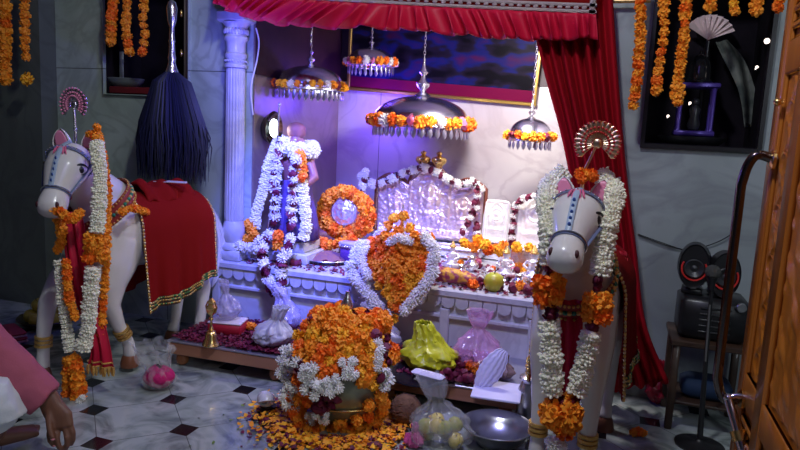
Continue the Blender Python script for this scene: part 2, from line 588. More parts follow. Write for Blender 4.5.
M_DARKNICHE = mat('dark niche lining', (.006, .005, .008), .8, spec=.1, noise_=((.014, .01, .016), 6, .2))

mb = MB(); mb.box((-.8, -2.3, -.05), (7.2, 7.4, .1)); struct('floor', mb, floor_mat())
mb = MB(); mb.box((-.8, -2.3, 3.05), (7.2, 7.4, .1)); struct('ceiling', mb, M_CEIL)
WZ = 3.0
NX0, NX1, NY, NZ = -1.93, -.14, 1.15, 2.05     # shrine niche
WX0, WX1, WZ0, WZ1 = -2.925, -2.335, 1.335, 2.05   # left window niche
RX0, RX1, RZ0, RZ1 = .115, .575, 1.2, 1.95       # right window niche


def wallbox(x0, x1, z0, z1, y0=0.0, y1=.3):
    return MB().box(((x0 + x1) / 2, (y0 + y1) / 2, (z0 + z1) / 2), (x1 - x0, y1 - y0, z1 - z0))


def wall_with_hole(name, x0, x1, hx0, hx1, hz0, hz1, m, z1=WZ):
    mb = MB()
    for a, b, c, d in ((x0, hx0, 0, z1), (hx1, x1, 0, z1), (hx0, hx1, 0, hz0), (hx0, hx1, hz1, z1)):
        t = wallbox(a, b, c, d); mb.add(t.v, t.f)
    return struct(name, mb, m)


wall_with_hole('wall_left_front', -3.3, NX0, WX0, WX1, WZ0, WZ1, M_WALLL)
wall_with_hole('wall_right_front', NX1, 2.8, RX0, RX1, RZ0, RZ1, M_WALL)
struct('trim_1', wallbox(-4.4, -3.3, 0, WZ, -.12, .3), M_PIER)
struct('wall_above_niche', wallbox(NX0, NX1, NZ, WZ), M_WALL)
struct('wall_niche_back', wallbox(NX0 - .1, NX1 + .1, 0, NZ + .1, NY, NY + .15), M_NICHE)
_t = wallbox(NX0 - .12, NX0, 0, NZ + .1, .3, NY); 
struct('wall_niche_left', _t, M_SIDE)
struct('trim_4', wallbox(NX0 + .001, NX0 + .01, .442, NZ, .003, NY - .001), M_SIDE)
M_NICHESHADE = mat('dark maroon niche shade', (.028, .008, .01), .5, noise_=((.045, .014, .016), 9, .2))  # dark colour of the added panels stands in for shade high in the niche
struct('trim_shade_side', wallbox(NX0 + .0095, NX0 + .022, 1.47, NZ, .004, NY - .001), M_NICHESHADE)
struct('trim_shade_back', wallbox(NX0 + .023, -.16, 1.53, NZ, NY - .014, NY - .001), M_NICHESHADE)
struct('wall_niche_right', wallbox(NX1, NX1 + .12, 0, NZ + .1, .3, NY), M_NICHE)
struct('ceiling_niche', wallbox(NX0 - .12, NX1 + .12, NZ, NZ + .1, .3, NY + .15), M_NICHE)
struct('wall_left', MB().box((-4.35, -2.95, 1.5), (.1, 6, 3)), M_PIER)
struct('wall_right', MB().box((2.75, -2.95, 1.5), (.1, 6, 3)), M_WALL)
struct('wall_behind', MB().box((-.8, -5.95, 1.5), (7.2, .1, 3)), M_CEIL)


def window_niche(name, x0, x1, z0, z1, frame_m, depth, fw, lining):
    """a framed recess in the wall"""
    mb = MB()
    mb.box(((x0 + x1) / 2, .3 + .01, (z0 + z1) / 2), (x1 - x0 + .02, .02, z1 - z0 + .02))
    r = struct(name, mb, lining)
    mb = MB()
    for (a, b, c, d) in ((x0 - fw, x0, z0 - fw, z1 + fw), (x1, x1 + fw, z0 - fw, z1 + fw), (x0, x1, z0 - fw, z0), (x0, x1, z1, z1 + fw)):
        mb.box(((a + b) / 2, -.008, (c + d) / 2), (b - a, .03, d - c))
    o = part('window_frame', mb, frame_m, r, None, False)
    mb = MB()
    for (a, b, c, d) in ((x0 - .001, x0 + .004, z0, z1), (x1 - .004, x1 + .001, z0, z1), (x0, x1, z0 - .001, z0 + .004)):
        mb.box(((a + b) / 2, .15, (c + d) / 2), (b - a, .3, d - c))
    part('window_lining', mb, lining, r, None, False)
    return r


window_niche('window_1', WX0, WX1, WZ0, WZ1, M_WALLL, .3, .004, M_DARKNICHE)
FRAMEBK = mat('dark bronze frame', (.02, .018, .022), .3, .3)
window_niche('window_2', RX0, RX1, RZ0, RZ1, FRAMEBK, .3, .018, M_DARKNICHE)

# ------------------------------------------------------------------ altar
AX0, AX1, AZ = -2.09, -.27, .44
root = thing('marble_altar', 'white marble altar with a scalloped edge filling the shrine niche', 'altar', (0, 0, 0))
mb = MB(); mb.box(((NX0 + NX1) / 2, .572, .2), (NX1 - NX0 - .004, 1.15, .4)); mb.box(((AX0 + AX1) / 2, -.06, .2), (AX1 - AX0, .115, .4))
part('altar_body', mb, M_ALTAR, root, None, False)
mb = MB(); mb.box(((NX0 + NX1) / 2, .57, .42), (NX1 - NX0 - .002, 1.15, .04)); mb.bevbox(((AX0 + AX1) / 2, -.075, .42), (AX1 - AX0 + .02, .15, .04), .008)
part('altar_top', mb, M_ALTAR, root, None, False)
mb = MB()
for k in range(26):
    cx = AX0 + (k + .5) * (AX1 - AX0) / 26; wd = (AX1 - AX0) / 26 * .47
    poly = [(cx - wd, .402)] + [(cx - wd * cos(t), .375 - .03 * sin(t)) for t in [pi * j / 8 for j in range(9)]] + [(cx + wd, .402)]
    mb.solid_prism(poly, -.142, -.115)
part('scalloped_moulding', mb, M_ALTAR, root, None, False)
mb = MB()
for k in range(5):
    x = AX0 + .03 + k * (AX1 - AX0 - .06) / 4
    mb.bevbox((x, -.125, .17), (.05, .034, .34), .005)
mb.bevbox(((AX0 + AX1) / 2, -.125, .3), (AX1 - AX0, .03, .02), .004)
mb.bevbox(((AX0 + AX1) / 2, -.122, .04), (AX1 - AX0, .024, .08), .005)
part('pilaster', mb, M_ALTAR, root, None, False)

root = thing('marble_pillar', 'white fluted marble pillar standing on the left end of the altar', 'pillar', (-2.0, -.06, .44))
mb = MB(); mb.bevbox((0, 0, .03), (.15, .13, .06), .006); mb.lathe([(.068, .06), (.07, .075), (.06, .09), (.052, .1), (.062, .13), (.064, .18), (.054, .21), (.05, .22)], n=32)
part('base', mb, M_PILLAR, root)
mb = MB(); mb.lathe([(.046, .22), (.049, .24), (.047, 1.03), (.046, 1.05)], n=72, flute=.11, nf=18)
part('shaft', mb, M_PILLAR, root)
mb = MB(); mb.lathe([(.046, 1.05), (.06, 1.055), (.062, 1.07), (.05, 1.08), (.05, 1.1), (.058, 1.11), (.06, 1.125), (.05, 1.135), (.052, 1.19), (.062, 1.2), (.064, 1.215), (.056, 1.225), (.06, 1.27), (.075, 1.29)], n=32)
for k in range(24):
    a = 2 * pi * k / 24; mb.ball((.058 * cos(a), .058 * sin(a), 1.09), .006, 6); mb.ball((.062 * cos(a), .062 * sin(a), 1.245), (.007, .007, .016), 6)
mb.bevbox((0, 0, 1.32), (.17, .14, .06), .01)
part('capital', mb, M_PILLAR, root)

# ------------------------------------------------------------------ low platform in front of the altar
PA = Vector((-2.0, -.63, 0)); PB = Vector((-.30, -.57, 0))
PLEN = (PB - PA).length; PROT = atan2(PB.y - PA.y, PB.x - PA.x)
PZ = .135
root = thing('low_platform', 'low wooden platform with a steel edge standing before the altar', 'platform', tuple(PA), PROT)
WOODP = wood('platform wood', (.34, .14, .07), (.5, .24, .13), 3, (.08, 1, 1), .5, .1)
mb = MB(); mb.bevbox((PLEN / 2, .225, .095), (PLEN, .45, .06), .004); part('board', mb, WOODP, root, None, False)
mb = MB(); mb.bevbox((PLEN / 2, .225, .13), (PLEN + .006, .456, .01), .002); part('steel_sheet', mb, mat('platform steel sheet', (.5, .5, .6), .35, .8), root, None, False)
for x in (.05, PLEN * .33, PLEN * .66, PLEN - .05):
    for y in (.05, .4):
        mb = MB(); mb.lathe([(.012, 0), (.026, .01), (.032, .03), (.028, .05), (.02, .064)], n=14)
        part('leg', mb, mat('orange varnished wood', (.42, .16, .06), .4), root, (x, y, 0))


def plat(px, py, z=PZ):
    return atz(px, py, z)


# ------------------------------------------------------------------ curtain and valance
def cloth_sheet(mb, left, right, folds, amp, nv=40, nu=120, m=0, seed=0):
    """left/right: control lists of world points (top to bottom); vertical folds"""
    L_ = catmull(left, 12); R_ = catmull(right, 12)

    def pick(P, v):
        t = v * (len(P) - 1); i = min(int(t), len(P) - 2); return P[i].lerp(P[i + 1], t - i)

    def fn(u, v):
        a = pick(L_, v); b = pick(R_, v); p = a.lerp(b, u)
        ph = u * folds * 2 * pi + .6 * sin(v * 3 + seed)
        return p + Vector((0, -amp * (.5 + .5 * sin(ph)) * (1 - .25 * sin(ph * .37 + seed)), 0))
    mb.grid(fn, nu, nv, m)
    return fn


root = thing('red_curtain', 'long red velvet curtain gathered to the right of the shrine', 'curtain', (-.2, -.05, 1.7))
off = -root.location + Vector((0, -.035, 0))
mb = MB()
Lp = [at(530, 6, -.06), at(545, 70, -.08), at(566, 150, -.1), at(580, 240, -.11), at(586, 330, -.12), at(590, 388, -.12)]
Rp = [at(612, -8, -.05), at(618, 80, -.05), at(626, 170, -.06), at(636, 250, -.08), at(645, 320, -.09), at(668, 378, -.1)]
cloth_sheet(mb, [p + off for p in Lp], [p + off for p in Rp], 6.5, .055)
o = part('curtain_cloth', mb, mat('red curtain velvet', (.36, .003, .012), .85, spec=.15), root); thicken(o, .004)
mb = MB(); mb.tube([Vector((-.02, 0, .12)) + Vector((-.3, 0, 0)), Vector((.28, 0, .12))], .009, 10)
part('curtain_rod', mb, BRASS, root)

root = thing('shrine_canopy', 'crimson satin canopy with a gathered frill and silver border over the shrine', 'canopy', (-1.1, -.2, 1.78))
off = -root.location
topl = [at(215, -12, -.2), at(300, -1, -.2), at(400, 5, -.2), at(500, 10, -.2), at(596, 14, -.2)]
botl = [at(218, 4, -.2), at(250, 18, -.2), at(300, 27, -.2), at(400, 30, -.2), at(480, 37, -.2), at(540, 40, -.2), at(596, 38, -.2)]
T_ = [p + off for p in catmull(topl, 20)]; B_ = [p + off for p in catmull(botl, 20)]


def pk(P, u):
    t = u * (len(P) - 1); i = min(int(t), len(P) - 2); return P[i].lerp(P[i + 1], t - i)


def frill(u, v):
    p = pk(T_, u).lerp(pk(B_, u), v)
    ph = u * 30 * 2 * pi + 1.3 * sin(u * 37) + .8 * sin(u * 91)
    a = (.006 + .03 * v)
    return p + Vector((.012 * v * cos(ph), -a * sin(ph) - .02 * v, -.006 * v * sin(ph * .5 + 1) + .004 * sin(u * 61) * v))


mb = MB(); mb.grid(frill, 420, 8); o = part('frill', mb, REDSATIN, root); thicken(o, .003)
mb = MB()
mb.grid(lambda u, v: pk(T_, u) + Vector((0, .012, .3 * v)), 40, 4)
o = part('canopy_front', mb, REDCLOTH, root); thicken(o, .004)
mb = MB()
mb.grid(lambda u, v: pk(T_, u) + Vector((0, .016 + .5 * v, .29 + .03 * v)), 20, 4)
o = part('canopy_roof', mb, REDCLOTH, root); thicken(o, .004)
mb = MB()
for dz in (.003, .03):
    mb.grid(lambda u, v, dz=dz: pk(T_, u) + Vector((0, .004, dz + .014 * v)), 60, 1)
x1 = T_[-1].x
for i in range(46):
    u = (i + .5) / 46 * .98; p = pk(T_, u); mb.ball(p + Vector((0, .001, .024)), (.010, .004, .006), 6)
mb.grid(lambda u, v: T_[-1] + Vector((-.03 + .025 * v, .004, .28 * u)), 8, 1)
o = part('silver_border', mb, mat('silver braid', (.62, .5, .5), .45, .5, bump=(300, .8)), root); thicken(o, .003)

# ================================================================== HORSES
HEAD = [((.15, 1.02), .035, .03), ((.175, 1.0), .07, .062), ((.21, .955), .088, .085), ((.25, .9), .083, .082), ((.285, .84), .065, .064), ((.31, .79), .051, .052), ((.33, .75), .057, .056), ((.35, .71), .057, .054), ((.36, .685), .046, .04), ((.366, .672), .024, .02)]
HEAD = [((.17 + (x - .17) * 1.12, 1.005 - (1.005 - z) * .74), a, b) for (x, z), a, b in HEAD]
POLL = Vector((.17, 0, .97))


def horse(name, label, loc, rz, head_yaw, front_left, front_right, scale, seed=0, red_tassel=False):
    root = thing(name, label, 'horse statue', loc, rz)
    root.scale = (scale,) * 3
    HR = Matrix.Rotation(head_yaw, 3, 'Z')

    hoff = Vector((.05, 0, .0)) if seed == 1 else Vector((0, 0, 0))

    if seed == 2: HR = HR @ Matrix.Rotation(radians(-17), 3, 'Y')

    def H(v): return POLL + hoff + HR @ (Vector(v) - POLL)
    mb = MB()
    body = [(-.5, .64, .03, .04), (-.48, .645, .09, .1), (-.42, .65, .135, .15), (-.32, .65, .15, .17), (-.18, .635, .143, .165), (-.02, .64, .143, .17), (.09, .66, .145, .175), (.16, .68, .12, .14), (.2, .69, .07, .09), (.215, .69, .03, .04)]
    mb.rings([[(x, ry * cos(2 * pi * k / 24), z + rz_ * sin(2 * pi * k / 24)) for k in range(24)] for x, z, ry, rz_ in body])
    mb.tube([(0, 0, .66), (.07, 0, .77), H((.1, 0, .87)), H((.14, 0, .95)), H((.18, 0, .99))], [(.17, .12), (.135, .09), (.11, .072), (.09, .06), (.06, .05)], 20, up=(1, 0, 0))

    def hring(i, s=1.0, n=24):
        (x, z), ry, rt = HEAD[i] if isinstance(i, int) else i
        j = i if isinstance(i, int) else 4
        a = Vector((HEAD[max(j - 1, 0)][0][0], 0, HEAD[max(j - 1, 0)][0][1])); b = Vector((HEAD[min(j + 1, 9)][0][0], 0, HEAD[min(j + 1, 9)][0][1]))
        t = (b - a).normalized(); u = Vector((t.z, 0, -t.x)) * -1
        return [H(Vector((x, 0, z)) + u * (rt * s * cos(2 * pi * k / n)) + Vector((0, ry * s * sin(2 * pi * k / n), 0))) for k in range(n)]
    mb.rings([hring(i) for i in range(10)])

    def leg(pts, rads): mb.tube(pts, rads, 14, up=(1, 0, 0))
    for sy, pts in ((1, front_left), (-1, front_right)):
        leg([(.06, sy * .08, .62), *[(p[0], sy * p[1], p[2]) for p in pts]], [(.12, .07), (.1, .065), (.066, .052), .04, .031, .027, .032])
    for sy in (1, -1):
        leg([(-.36, sy * .07, .62), (-.35, sy * .09, .5), (-.37, sy * .09, .4), (-.42, sy * .09, .31), (-.405, sy * .09, .2), (-.39, sy * .09, .1), (-.375, sy * .09, .05)], [(.11, .075), (.1, .07), (.06, .045), (.042, .034), .03, .027, .034])
    o = part('horse_body', mb, WHITEPAINT, root); remesh(o, .009, 5)
    # hooves
    HOOF = mat('hoof paint', (.22, .08, .04), .4)
    hs = [(front_left[-1], 1), (front_right[-1], -1)]
    for p, sy in hs:
        mb = MB(); mb.lathe([(.04, -.045), (.041, -.03), (.034, 0), (.028, .01)], (p[0] + .004, sy * p[1], p[2] - .003), 16); part('hoof', mb, HOOF, root)
    for sy in (1, -1):
        mb = MB(); mb.lathe([(.044, -.047), (.044, -.03), (.036, 0), (.028, .01)], (-.373, sy * .09, .047), 16); part('hoof', mb, HOOF, root)
    for pts, sy in ((front_left, 1), (front_right, -1)):
        k = Vector((pts[3][0], sy * pts[3][1], pts[3][2])); k2 = Vector((pts[4][0], sy * pts[4][1], pts[4][2])); d = (k2 - k).normalized()
        mb = MB()
        for t in (.0, .018, .036): mb.tube([k + d * (t + .02), k + d * (t + .031)], .037, 16)
        part('knee_band', mb, GOLD, root)
    # ears
    for sy in (1, -1):
        mb = MB()
        nn = 12
        b0 = Vector((.165, sy * .058, 1.015))

        def fn(u, v, sy=sy):
            a = (u - .5) * 4.2
            r = .039 * (sin(pi * min(1, .25 + v * .75)) ** .7)
            return H(b0 + Vector((-.012 + r * -cos(a) * .6 + .008 * v, sy * (.008 * v) + r * sin(a), .1 * v - .01)))
        mb.grid(fn, 14, 10, 0)
        o = part('ear', mb, WHITEPAINT, root); thicken(o, .005, 0)
        mb = MB()
        mb.grid(lambda u, v: H(b0 + Vector((.001 + .006 * v, sy * .008 * v + (u - .5) * 1.5 * .037 * (sin(pi * min(1, .27 + v * .7)) ** .7), .012 + .07 * v))), 6, 6)
        o2 = part('inner_ear', mb, PINKPAINT, o); thicken(o2, .004)
    # eyes
    for sy in (1, -1):
        q = HR @ Matrix.Rotation(sy * radians(52), 3, 'Z')
        c = H((.27, sy * .069, .942))
        mb = MB(); mb.ball(c, (.013, .03, .02), 16, 0, q)
        e = part('eye', mb, mat('eye white', (.8, .78, .76), .2), root)
        mb = MB(); mb.ball(c + q @ Vector((.0065, 0, 0)), (.0095, .0145, .0155), 14, 0, q); part('pupil', mb, BLACKPAINT, e)
        mb = MB()
        mb.tube([c + q @ Vector((.010 - .010 * abs(t) ** 2, t * .038, .023 - .023 * t * t)) for t in [-1 + i / 5 for i in range(11)]], [.0015 + .0038 * (1 - abs(-1 + i / 5)) for i in range(11)], 6)
        mb.tube([c + q @ Vector((.009 - .010 * abs(t) ** 2, t * .038, -.02 + .02 * t * t)) for t in [-1 + i / 5 for i in range(11)]], .002, 6)
        part('eyelid', mb, BLACKPAINT, e)
        mb = MB(); mb.ball(H((.398, sy * .038, .808)), (.010, .008, .014), 10, 0, HR @ Matrix.Rotation(sy * .7, 3, 'Z')); part('nostril', mb, mat('nostril paint', (.06, .01, .015), .5), root)
    mb = MB(); mb.tube([H((.392 - .05 * abs(t) ** 1.5, .045 * t, .765 + .012 * abs(t))) for t in [-1 + i / 8 for i in range(17)]], .0025, 6); part('mouth', mb, mat('mouth paint', (.35, .05, .05), .5), root)
    # bridle

    BR = mat('bridle grey blue', (.14, .17, .3), .4)

    def band(i, wdt, s=1.03, n=32):
        r = hring(i, s, n); r2 = []
        (x, z), _, _ = HEAD[i]; j = i
        t = (H((HEAD[min(j + 1, 9)][0][0], 0, HEAD[min(j + 1, 9)][0][1])) - H((HEAD[j - 1][0][0], 0, HEAD[j - 1][0][1]))).normalized()
        mb = MB(); c = sum(r, Vector()) / n
        outer = []
        for e, k in ((-1, 1), (-1, 1.035), (1, 1.035), (1, 1)):
            outer.append([c + (p - c) * k + t * (e * wdt / 2) for p in r])
        mb.rings(outer + [outer[0]], 0, False)
        return mb
    b = part('bridle', band(5, .016, 1.04), BR, root)
    part('browband', band(2, .016, 1.03), BR, root)
    mb = MB(); r = hring(5, 1.13, 32); mb.tube(r + [r[0]], .0028, 6); part('silver_piping', mb, SILVER, root)
    mb = MB(); r = hring(2, 1.1, 32)
    for k in range(0, 32, 1): mb.ball(r[k], .004, 5)
    part('bead_trim', mb, SILVER, root)
    # strap down the face, cheek straps
    mb = MB(); top = [hring(i, 1.06)[0] for i in (1, 2, 3, 4, 5)]
    mb.tube(catmull(top, 5), [(.004, .011)] * 21, 10, up=HR @ Vector((1, 0, .4)))
    part('face_strap', mb, mat('pale blue face strap', (.35, .45, .6), .4), root)
    mb = MB()
    for i in range(5): mb.ball(top[2].lerp(top[4], i / 5) + HR @ Vector((.006, 0, .003)), (.003, .0055, .0075), 8)
    part('strap_gem', mb, BLUEPAINT, root)
    mb = MB()
    for i, dx in enumerate((-.02, -.01, 0, .01, .02)):
        p = top[1] + HR @ Vector((.006, dx * .8, .0)); q_ = top[1] + HR @ Vector((.022, dx * 1.35, -.05 + abs(dx)))
        mb.tube([p, p.lerp(q_, .5) + HR @ Vector((.004, 0, 0)), q_], [.003, .005, .0015], 6)
    part('brow_tassel', mb, mat('pink tassel paint', (.75, .15, .3), .5), root)
    for sy in (6, 18):
        mb = MB(); mb.tube([hring(2, 1.05)[sy], hring(3, 1.06)[sy], hring(4, 1.08)[sy], hring(5, 1.08)[sy]], [(.003, .006)] * 4, 8)
        part('cheek_strap', mb, BR, root)
    # tail
    mb = MB()
    for i in range(26):
        rr = random.Random(seed * 31 + i); a = rr.uniform(-.035, .035); b_ = rr.uniform(-.03, .03)
        mb.tube(catmull([(-.46, a * .4, .73), (-.53, a, .7), (-.57 + b_, a * 1.4, .55), (-.56 + b_, a * 1.5, .4), (-.54, a * .7, .28)], 4), [.012] * 8 + [.011] * 8 + [.003], 5)
    part('tail', mb, WHITEPAINT, root)
    # ornamental chest collars

    def collar(x0, zc, ry, rz_, tilt, wdt, mats, nm):
        mb = MB(); n = 60; rows = []
        for e in (-1, -.35, .35, 1):
            rows.append([])
            for k in range(n):
                a = 2 * pi * k / n
                p = Vector((0, ry * cos(a), rz_ * sin(a))); s = 1.0 + .0 * e
                p = Vector((e * wdt / 2, p.y * s, p.z * s)); p = Matrix.Rotation(tilt, 3, 'Y') @ p
                rows[-1].append(p + Vector((x0, 0, zc)))
        mb.rings(rows, 0, False)
        for k in range(n):
            a = 2 * pi * k / n
            for e, rb, m_ in ((-.8, .0055, 1), (.8, .0055, 1), (0, .009, 2 if k % 2 else 3)):
                if e == 0 and k % 2 and False: continue
                p = Matrix.Rotation(tilt, 3, 'Y') @ Vector((e * wdt / 2, ry * 1.02 * cos(a), rz_ * 1.02 * sin(a)))
                mb.ball(p + Vector((x0, 0, zc)), rb, 6, m_)
        o = part(nm, mb, mats, root); return o
    cols = [mat('collar red', (.3, .03, .02), .5), GOLD, mat('collar gem green', (.03, .25, .15), .25), mat('collar gem gold', (.8, .55, .2), .3, .6)]
    collar(.12, .755, .133, .178, radians(-55), .08, cols, 'chest_collar')
    # saddle cloth
    def sec(x):
        for a, b in zip(body, body[1:]):
            if a[0] <= x <= b[0]:
                t = (x - a[0]) / (b[0] - a[0]); return [a[i] + (b[i] - a[i]) * t for i in (1, 2, 3)]
        return body[-1][1:]
    drop = .37

    def sc(u, v, grow=1.0):
        x = -.455 + .46 * v
        z, ry, rz_ = sec(x); ry = max(ry, .11) + .016 * grow; rz_ = rz_ + .014 * grow
        s = (u - .5) * 2; sg = 1 if s > 0 else -1; s = abs(s)
        if s < .42:
            a = s / .42 * pi / 2; return Vector((x, sg * ry * sin(a), z + rz_ * cos(a)))
        t = (s - .42) / .58
        fold = .012 * sin(v * 19 + sg) * t + .006 * sin(v * 43) * t
        return Vector((x - .03 * t * (v - .5) + .0, sg * (ry + fold + .02 * t), z - t * drop * (.72 + .28 * v) + .012 * t * sin(v * 9)))
    mb = MB(); mb.grid(sc, 70, 44)
    o = part('saddle_cloth', mb, REDCLOTH, root); thicken(o, .005)
    mb = MB()
    rr = random.Random(seed)
    for side in (0, 1):
        def br(u, v, side=side):
            p = sc(.002 + .04 * v if side == 0 else .998 - .04 * v, u, 1.5); return p
        mb.grid(br, 44, 3, 0)
        for i in range(60):
            for r_ in (.2, .55, .85):
                p = br((i + .5) / 60, r_); mb.ball(p, .0048, 5, rr.choice((1, 1, 2, 3)))
    for vv in (0.0, 1.0):
        for i in range(90):
            p = sc((i + .5) / 90, vv, 1.3); mb.ball(p, (.006, .006, .008), 5, 1 if i % 2 else 3)
    t = part('cloth_border', mb, [mat('border dark', (.05, .02, .01), .6), GOLD, mat('sequin green', (.1, .3, .1), .25, .4), mat('sequin gold', (.8, .65, .35), .25, .7)], o)
    return root, H


def plume(name, label, loc, r, tiltx, m, m2):
    """fan shaped head ornament on a stem, loc = foot"""
    root = thing(name, label, 'head ornament', loc)
    mb = MB(); h = r * 2.6
    mb.tube([(0, 0, 0), (0, 0, h * .5), (tiltx * .3, 0, h)], [.008, .005, .004], 8); mb.ball((0, 0, .01), .014, 10); mb.ball((0, 0, h * .45), .009, 10)
    part('stem', mb, m, root)
    c = Vector((tiltx * .3, 0, h))
    n = 19
    for k in range(n):
        a = radians(-35) + radians(250) * k / (n - 1)
        d = Vector((cos(a), 0, sin(a)))
        mb = MB(); mb.tube([c + d * r * .25, c + d * r * .6, c + d * r * .85, c + d * r], [(.002, .002), (.003, .006), (.004, .0125), (.002, .004)], 8, up=(0, 1, 0))
        for t in (.5, .7, .95): mb.ball(c + d * r * t + Vector((0, -.005, 0)), .0045, 6, 1)
        part('plume_feather', mb, [m, m2], root)
    mb = MB(); mb.ball(c, (r * .22, .008, r * .22), 14); part('rosette', mb, m, root)
    return root


# the left horse, near foreleg lifted
FL_LIFT = [(.1, .09, .5), (.12, .095, .42), (.125, .095, .33), (.09, .095, .23), (.04, .095, .14), (.03, .095, .07)]
FR_REACH = [(.14, .09, .5), (.24, .1, .42), (.3, .1, .34), (.32, .1, .22), (.325, .1, .12), (.33, .1, .055)]
horse1, H1 = horse('horse_statue', 'white painted horse statue under a red velvet saddle cloth left of the pillar', (-2.21, -.7, .0), radians(-102), radians(30), FL_LIFT, FR_REACH, 1.03, 1)
FST = [(.09, .085, .5), (.1, .09, .42), (.105, .09, .33), (.105, .09, .2), (.105, .09, .11), (.11, .09, .05)]
horse2, H2 = horse('horse_statue', 'white painted horse statue facing the viewer in front of the red curtain', (-.08, -.80, .0), radians(-97), radians(2), FST, FST, .98, 2)


def hit(px, py, c, R_, flat=1.0):
    """where the view ray meets an ellipsoid (z squashed by flat)"""
    r = ray(px, py); o = CAM - Vector(c)
    o2 = Vector((o.x, o.y, o.z / flat)); r2 = Vector((r.x, r.y, r.z / flat))
    A = r2.dot(r2); B = 2 * o2.dot(r2); C_ = o2.dot(o2) - R_ * R_
    D = B * B - 4 * A * C_
    t = (-B - sqrt(D)) / (2 * A) if D > 0 else -B / (2 * A)
    return CAM + r * t


# ================================================================== HORSE PLUMES AND GARLANDS
p0 = horse1.matrix_basis @ (H1((.165, 0, 1.0)))
plume('silver_plume', 'silver fan plume standing on the head of the left horse', tuple(p0 + Vector((0, 0, .02))), .075, -.02, SILVER, PINKPAINT)
p0 = horse2.matrix_basis @ (H2((.165, 0, 1.0)))
plume('gold_plume', 'gold and silver fan plume standing on the head of the right horse', tuple(p0 + Vector((0, 0, .02))), .075, .12, mat('pale gold', (.9, .66, .42), .3, 1.0), REDPAINT)

H1Y = -.98
garland('horse_garland', 'long white tuberose and marigold garland on the left horse', 'garland', [
    ('marigold', [at(90, 134, -.93), at(98, 138, -.96)], .022, 1.1),
    ('tuberose', [at(97, 144, -1.0), at(100, 175, -1.04), at(99, 205, -1.06), at(97, 232, -1.07)], .031, .66),
    ('marigold', [at(92, 240, -1.08), at(91, 262, -1.08)], .034, .7), ('marigold', [at(102, 240, -1.06), at(102, 262, -1.06)], .034, .7),
    ('tuberose', [at(93, 270, -1.08), at(90, 300, -1.08), at(88, 328, -1.08), at(82, 352, -1.09)], .033, .66),
    ('marigold', [at(74, 360, -1.1), at(78, 380, -1.1), at(79, 402, -1.1)], .036, .7),
    ('marigold', [at(68, 362, -1.1), at(68, 400, -1.1)], .03, .9),
    ('tuberose', [at(70, 350, -1.1), at(66, 320, -1.09), at(62, 290, -1.08), at(60, 258, -1.06)], .026, .8),
    ('marigold', [at(58, 250, -1.05), at(62, 235, -1.05), at(58, 212, -1.08)], .024, .9),
    ('white_flower', [at(82, 398, -1.13), at(80, 401, -1.13)], .018, 1.2),
])
garland('marigold_garland', 'thin marigold string hanging beside the white garland of the left horse', 'garland', [
    ('marigold', [at(97, 128, -.93), at(104, 160, -.95), at(107, 190, -.98), at(107, 215, -1.0), at(107, 250, -1.02), at(104, 290, -1.02), at(102, 325, -1.02), at(101, 345, -1.02)], .021, 1.35),
    ('marigold', [at(80, 213, -1.07), at(72, 219, -1.1), at(62, 213, -1.13), at(50, 207, -1.13)], .024, .8),
    ('marigold', [at(66, 262, -1.09), at(68, 285, -1.1), at(70, 302, -1.1), at(76, 318, -1.11)], .022, 1.0),
])
# red stole on the left horse
root = thing('red_stole', 'red stole with gold fringe hanging down the chest of the left horse', 'stole', tuple(at(75, 235, -1.03)))
mb = MB()
La = catmull([at(63, 212, -1.02), at(64, 245, -1.03), at(72, 290, -1.04), at(90, 345, -1.05), at(88, 365, -1.05)], 8)
Ra = catmull([at(80, 212, -1.0), at(86, 245, -1.01), at(95, 290, -1.02), at(107, 340, -1.03), at(112, 368, -1.03)], 8)
mb.grid(lambda u, v: pk(La, v).lerp(pk(Ra, v), u) - root.location + Vector((0, .012 * sin(u * 15), 0)), 24, 30)
thicken(part('stole_cloth', mb, REDSATIN, root), .004)
mb = MB()
for i in range(14):
    p = La[-1].lerp(Ra[-1], i / 13) - root.location + Vector((0, .012 * sin(i / 13 * 15), 0))
    mb.tube([p, p + Vector((0, 0, -.018)), p + Vector((.001, 0, -.04))], [.006, .008, .003], 6)
for k in (0, .02): mb.tube([La[-1].lerp(Ra[-1], i / 13) - root.location + Vector((0, .012 * sin(i / 13 * 15) - .004, k)) for i in range(14)], .004, 6)
part('gold_fringe', mb, GOLD, root)

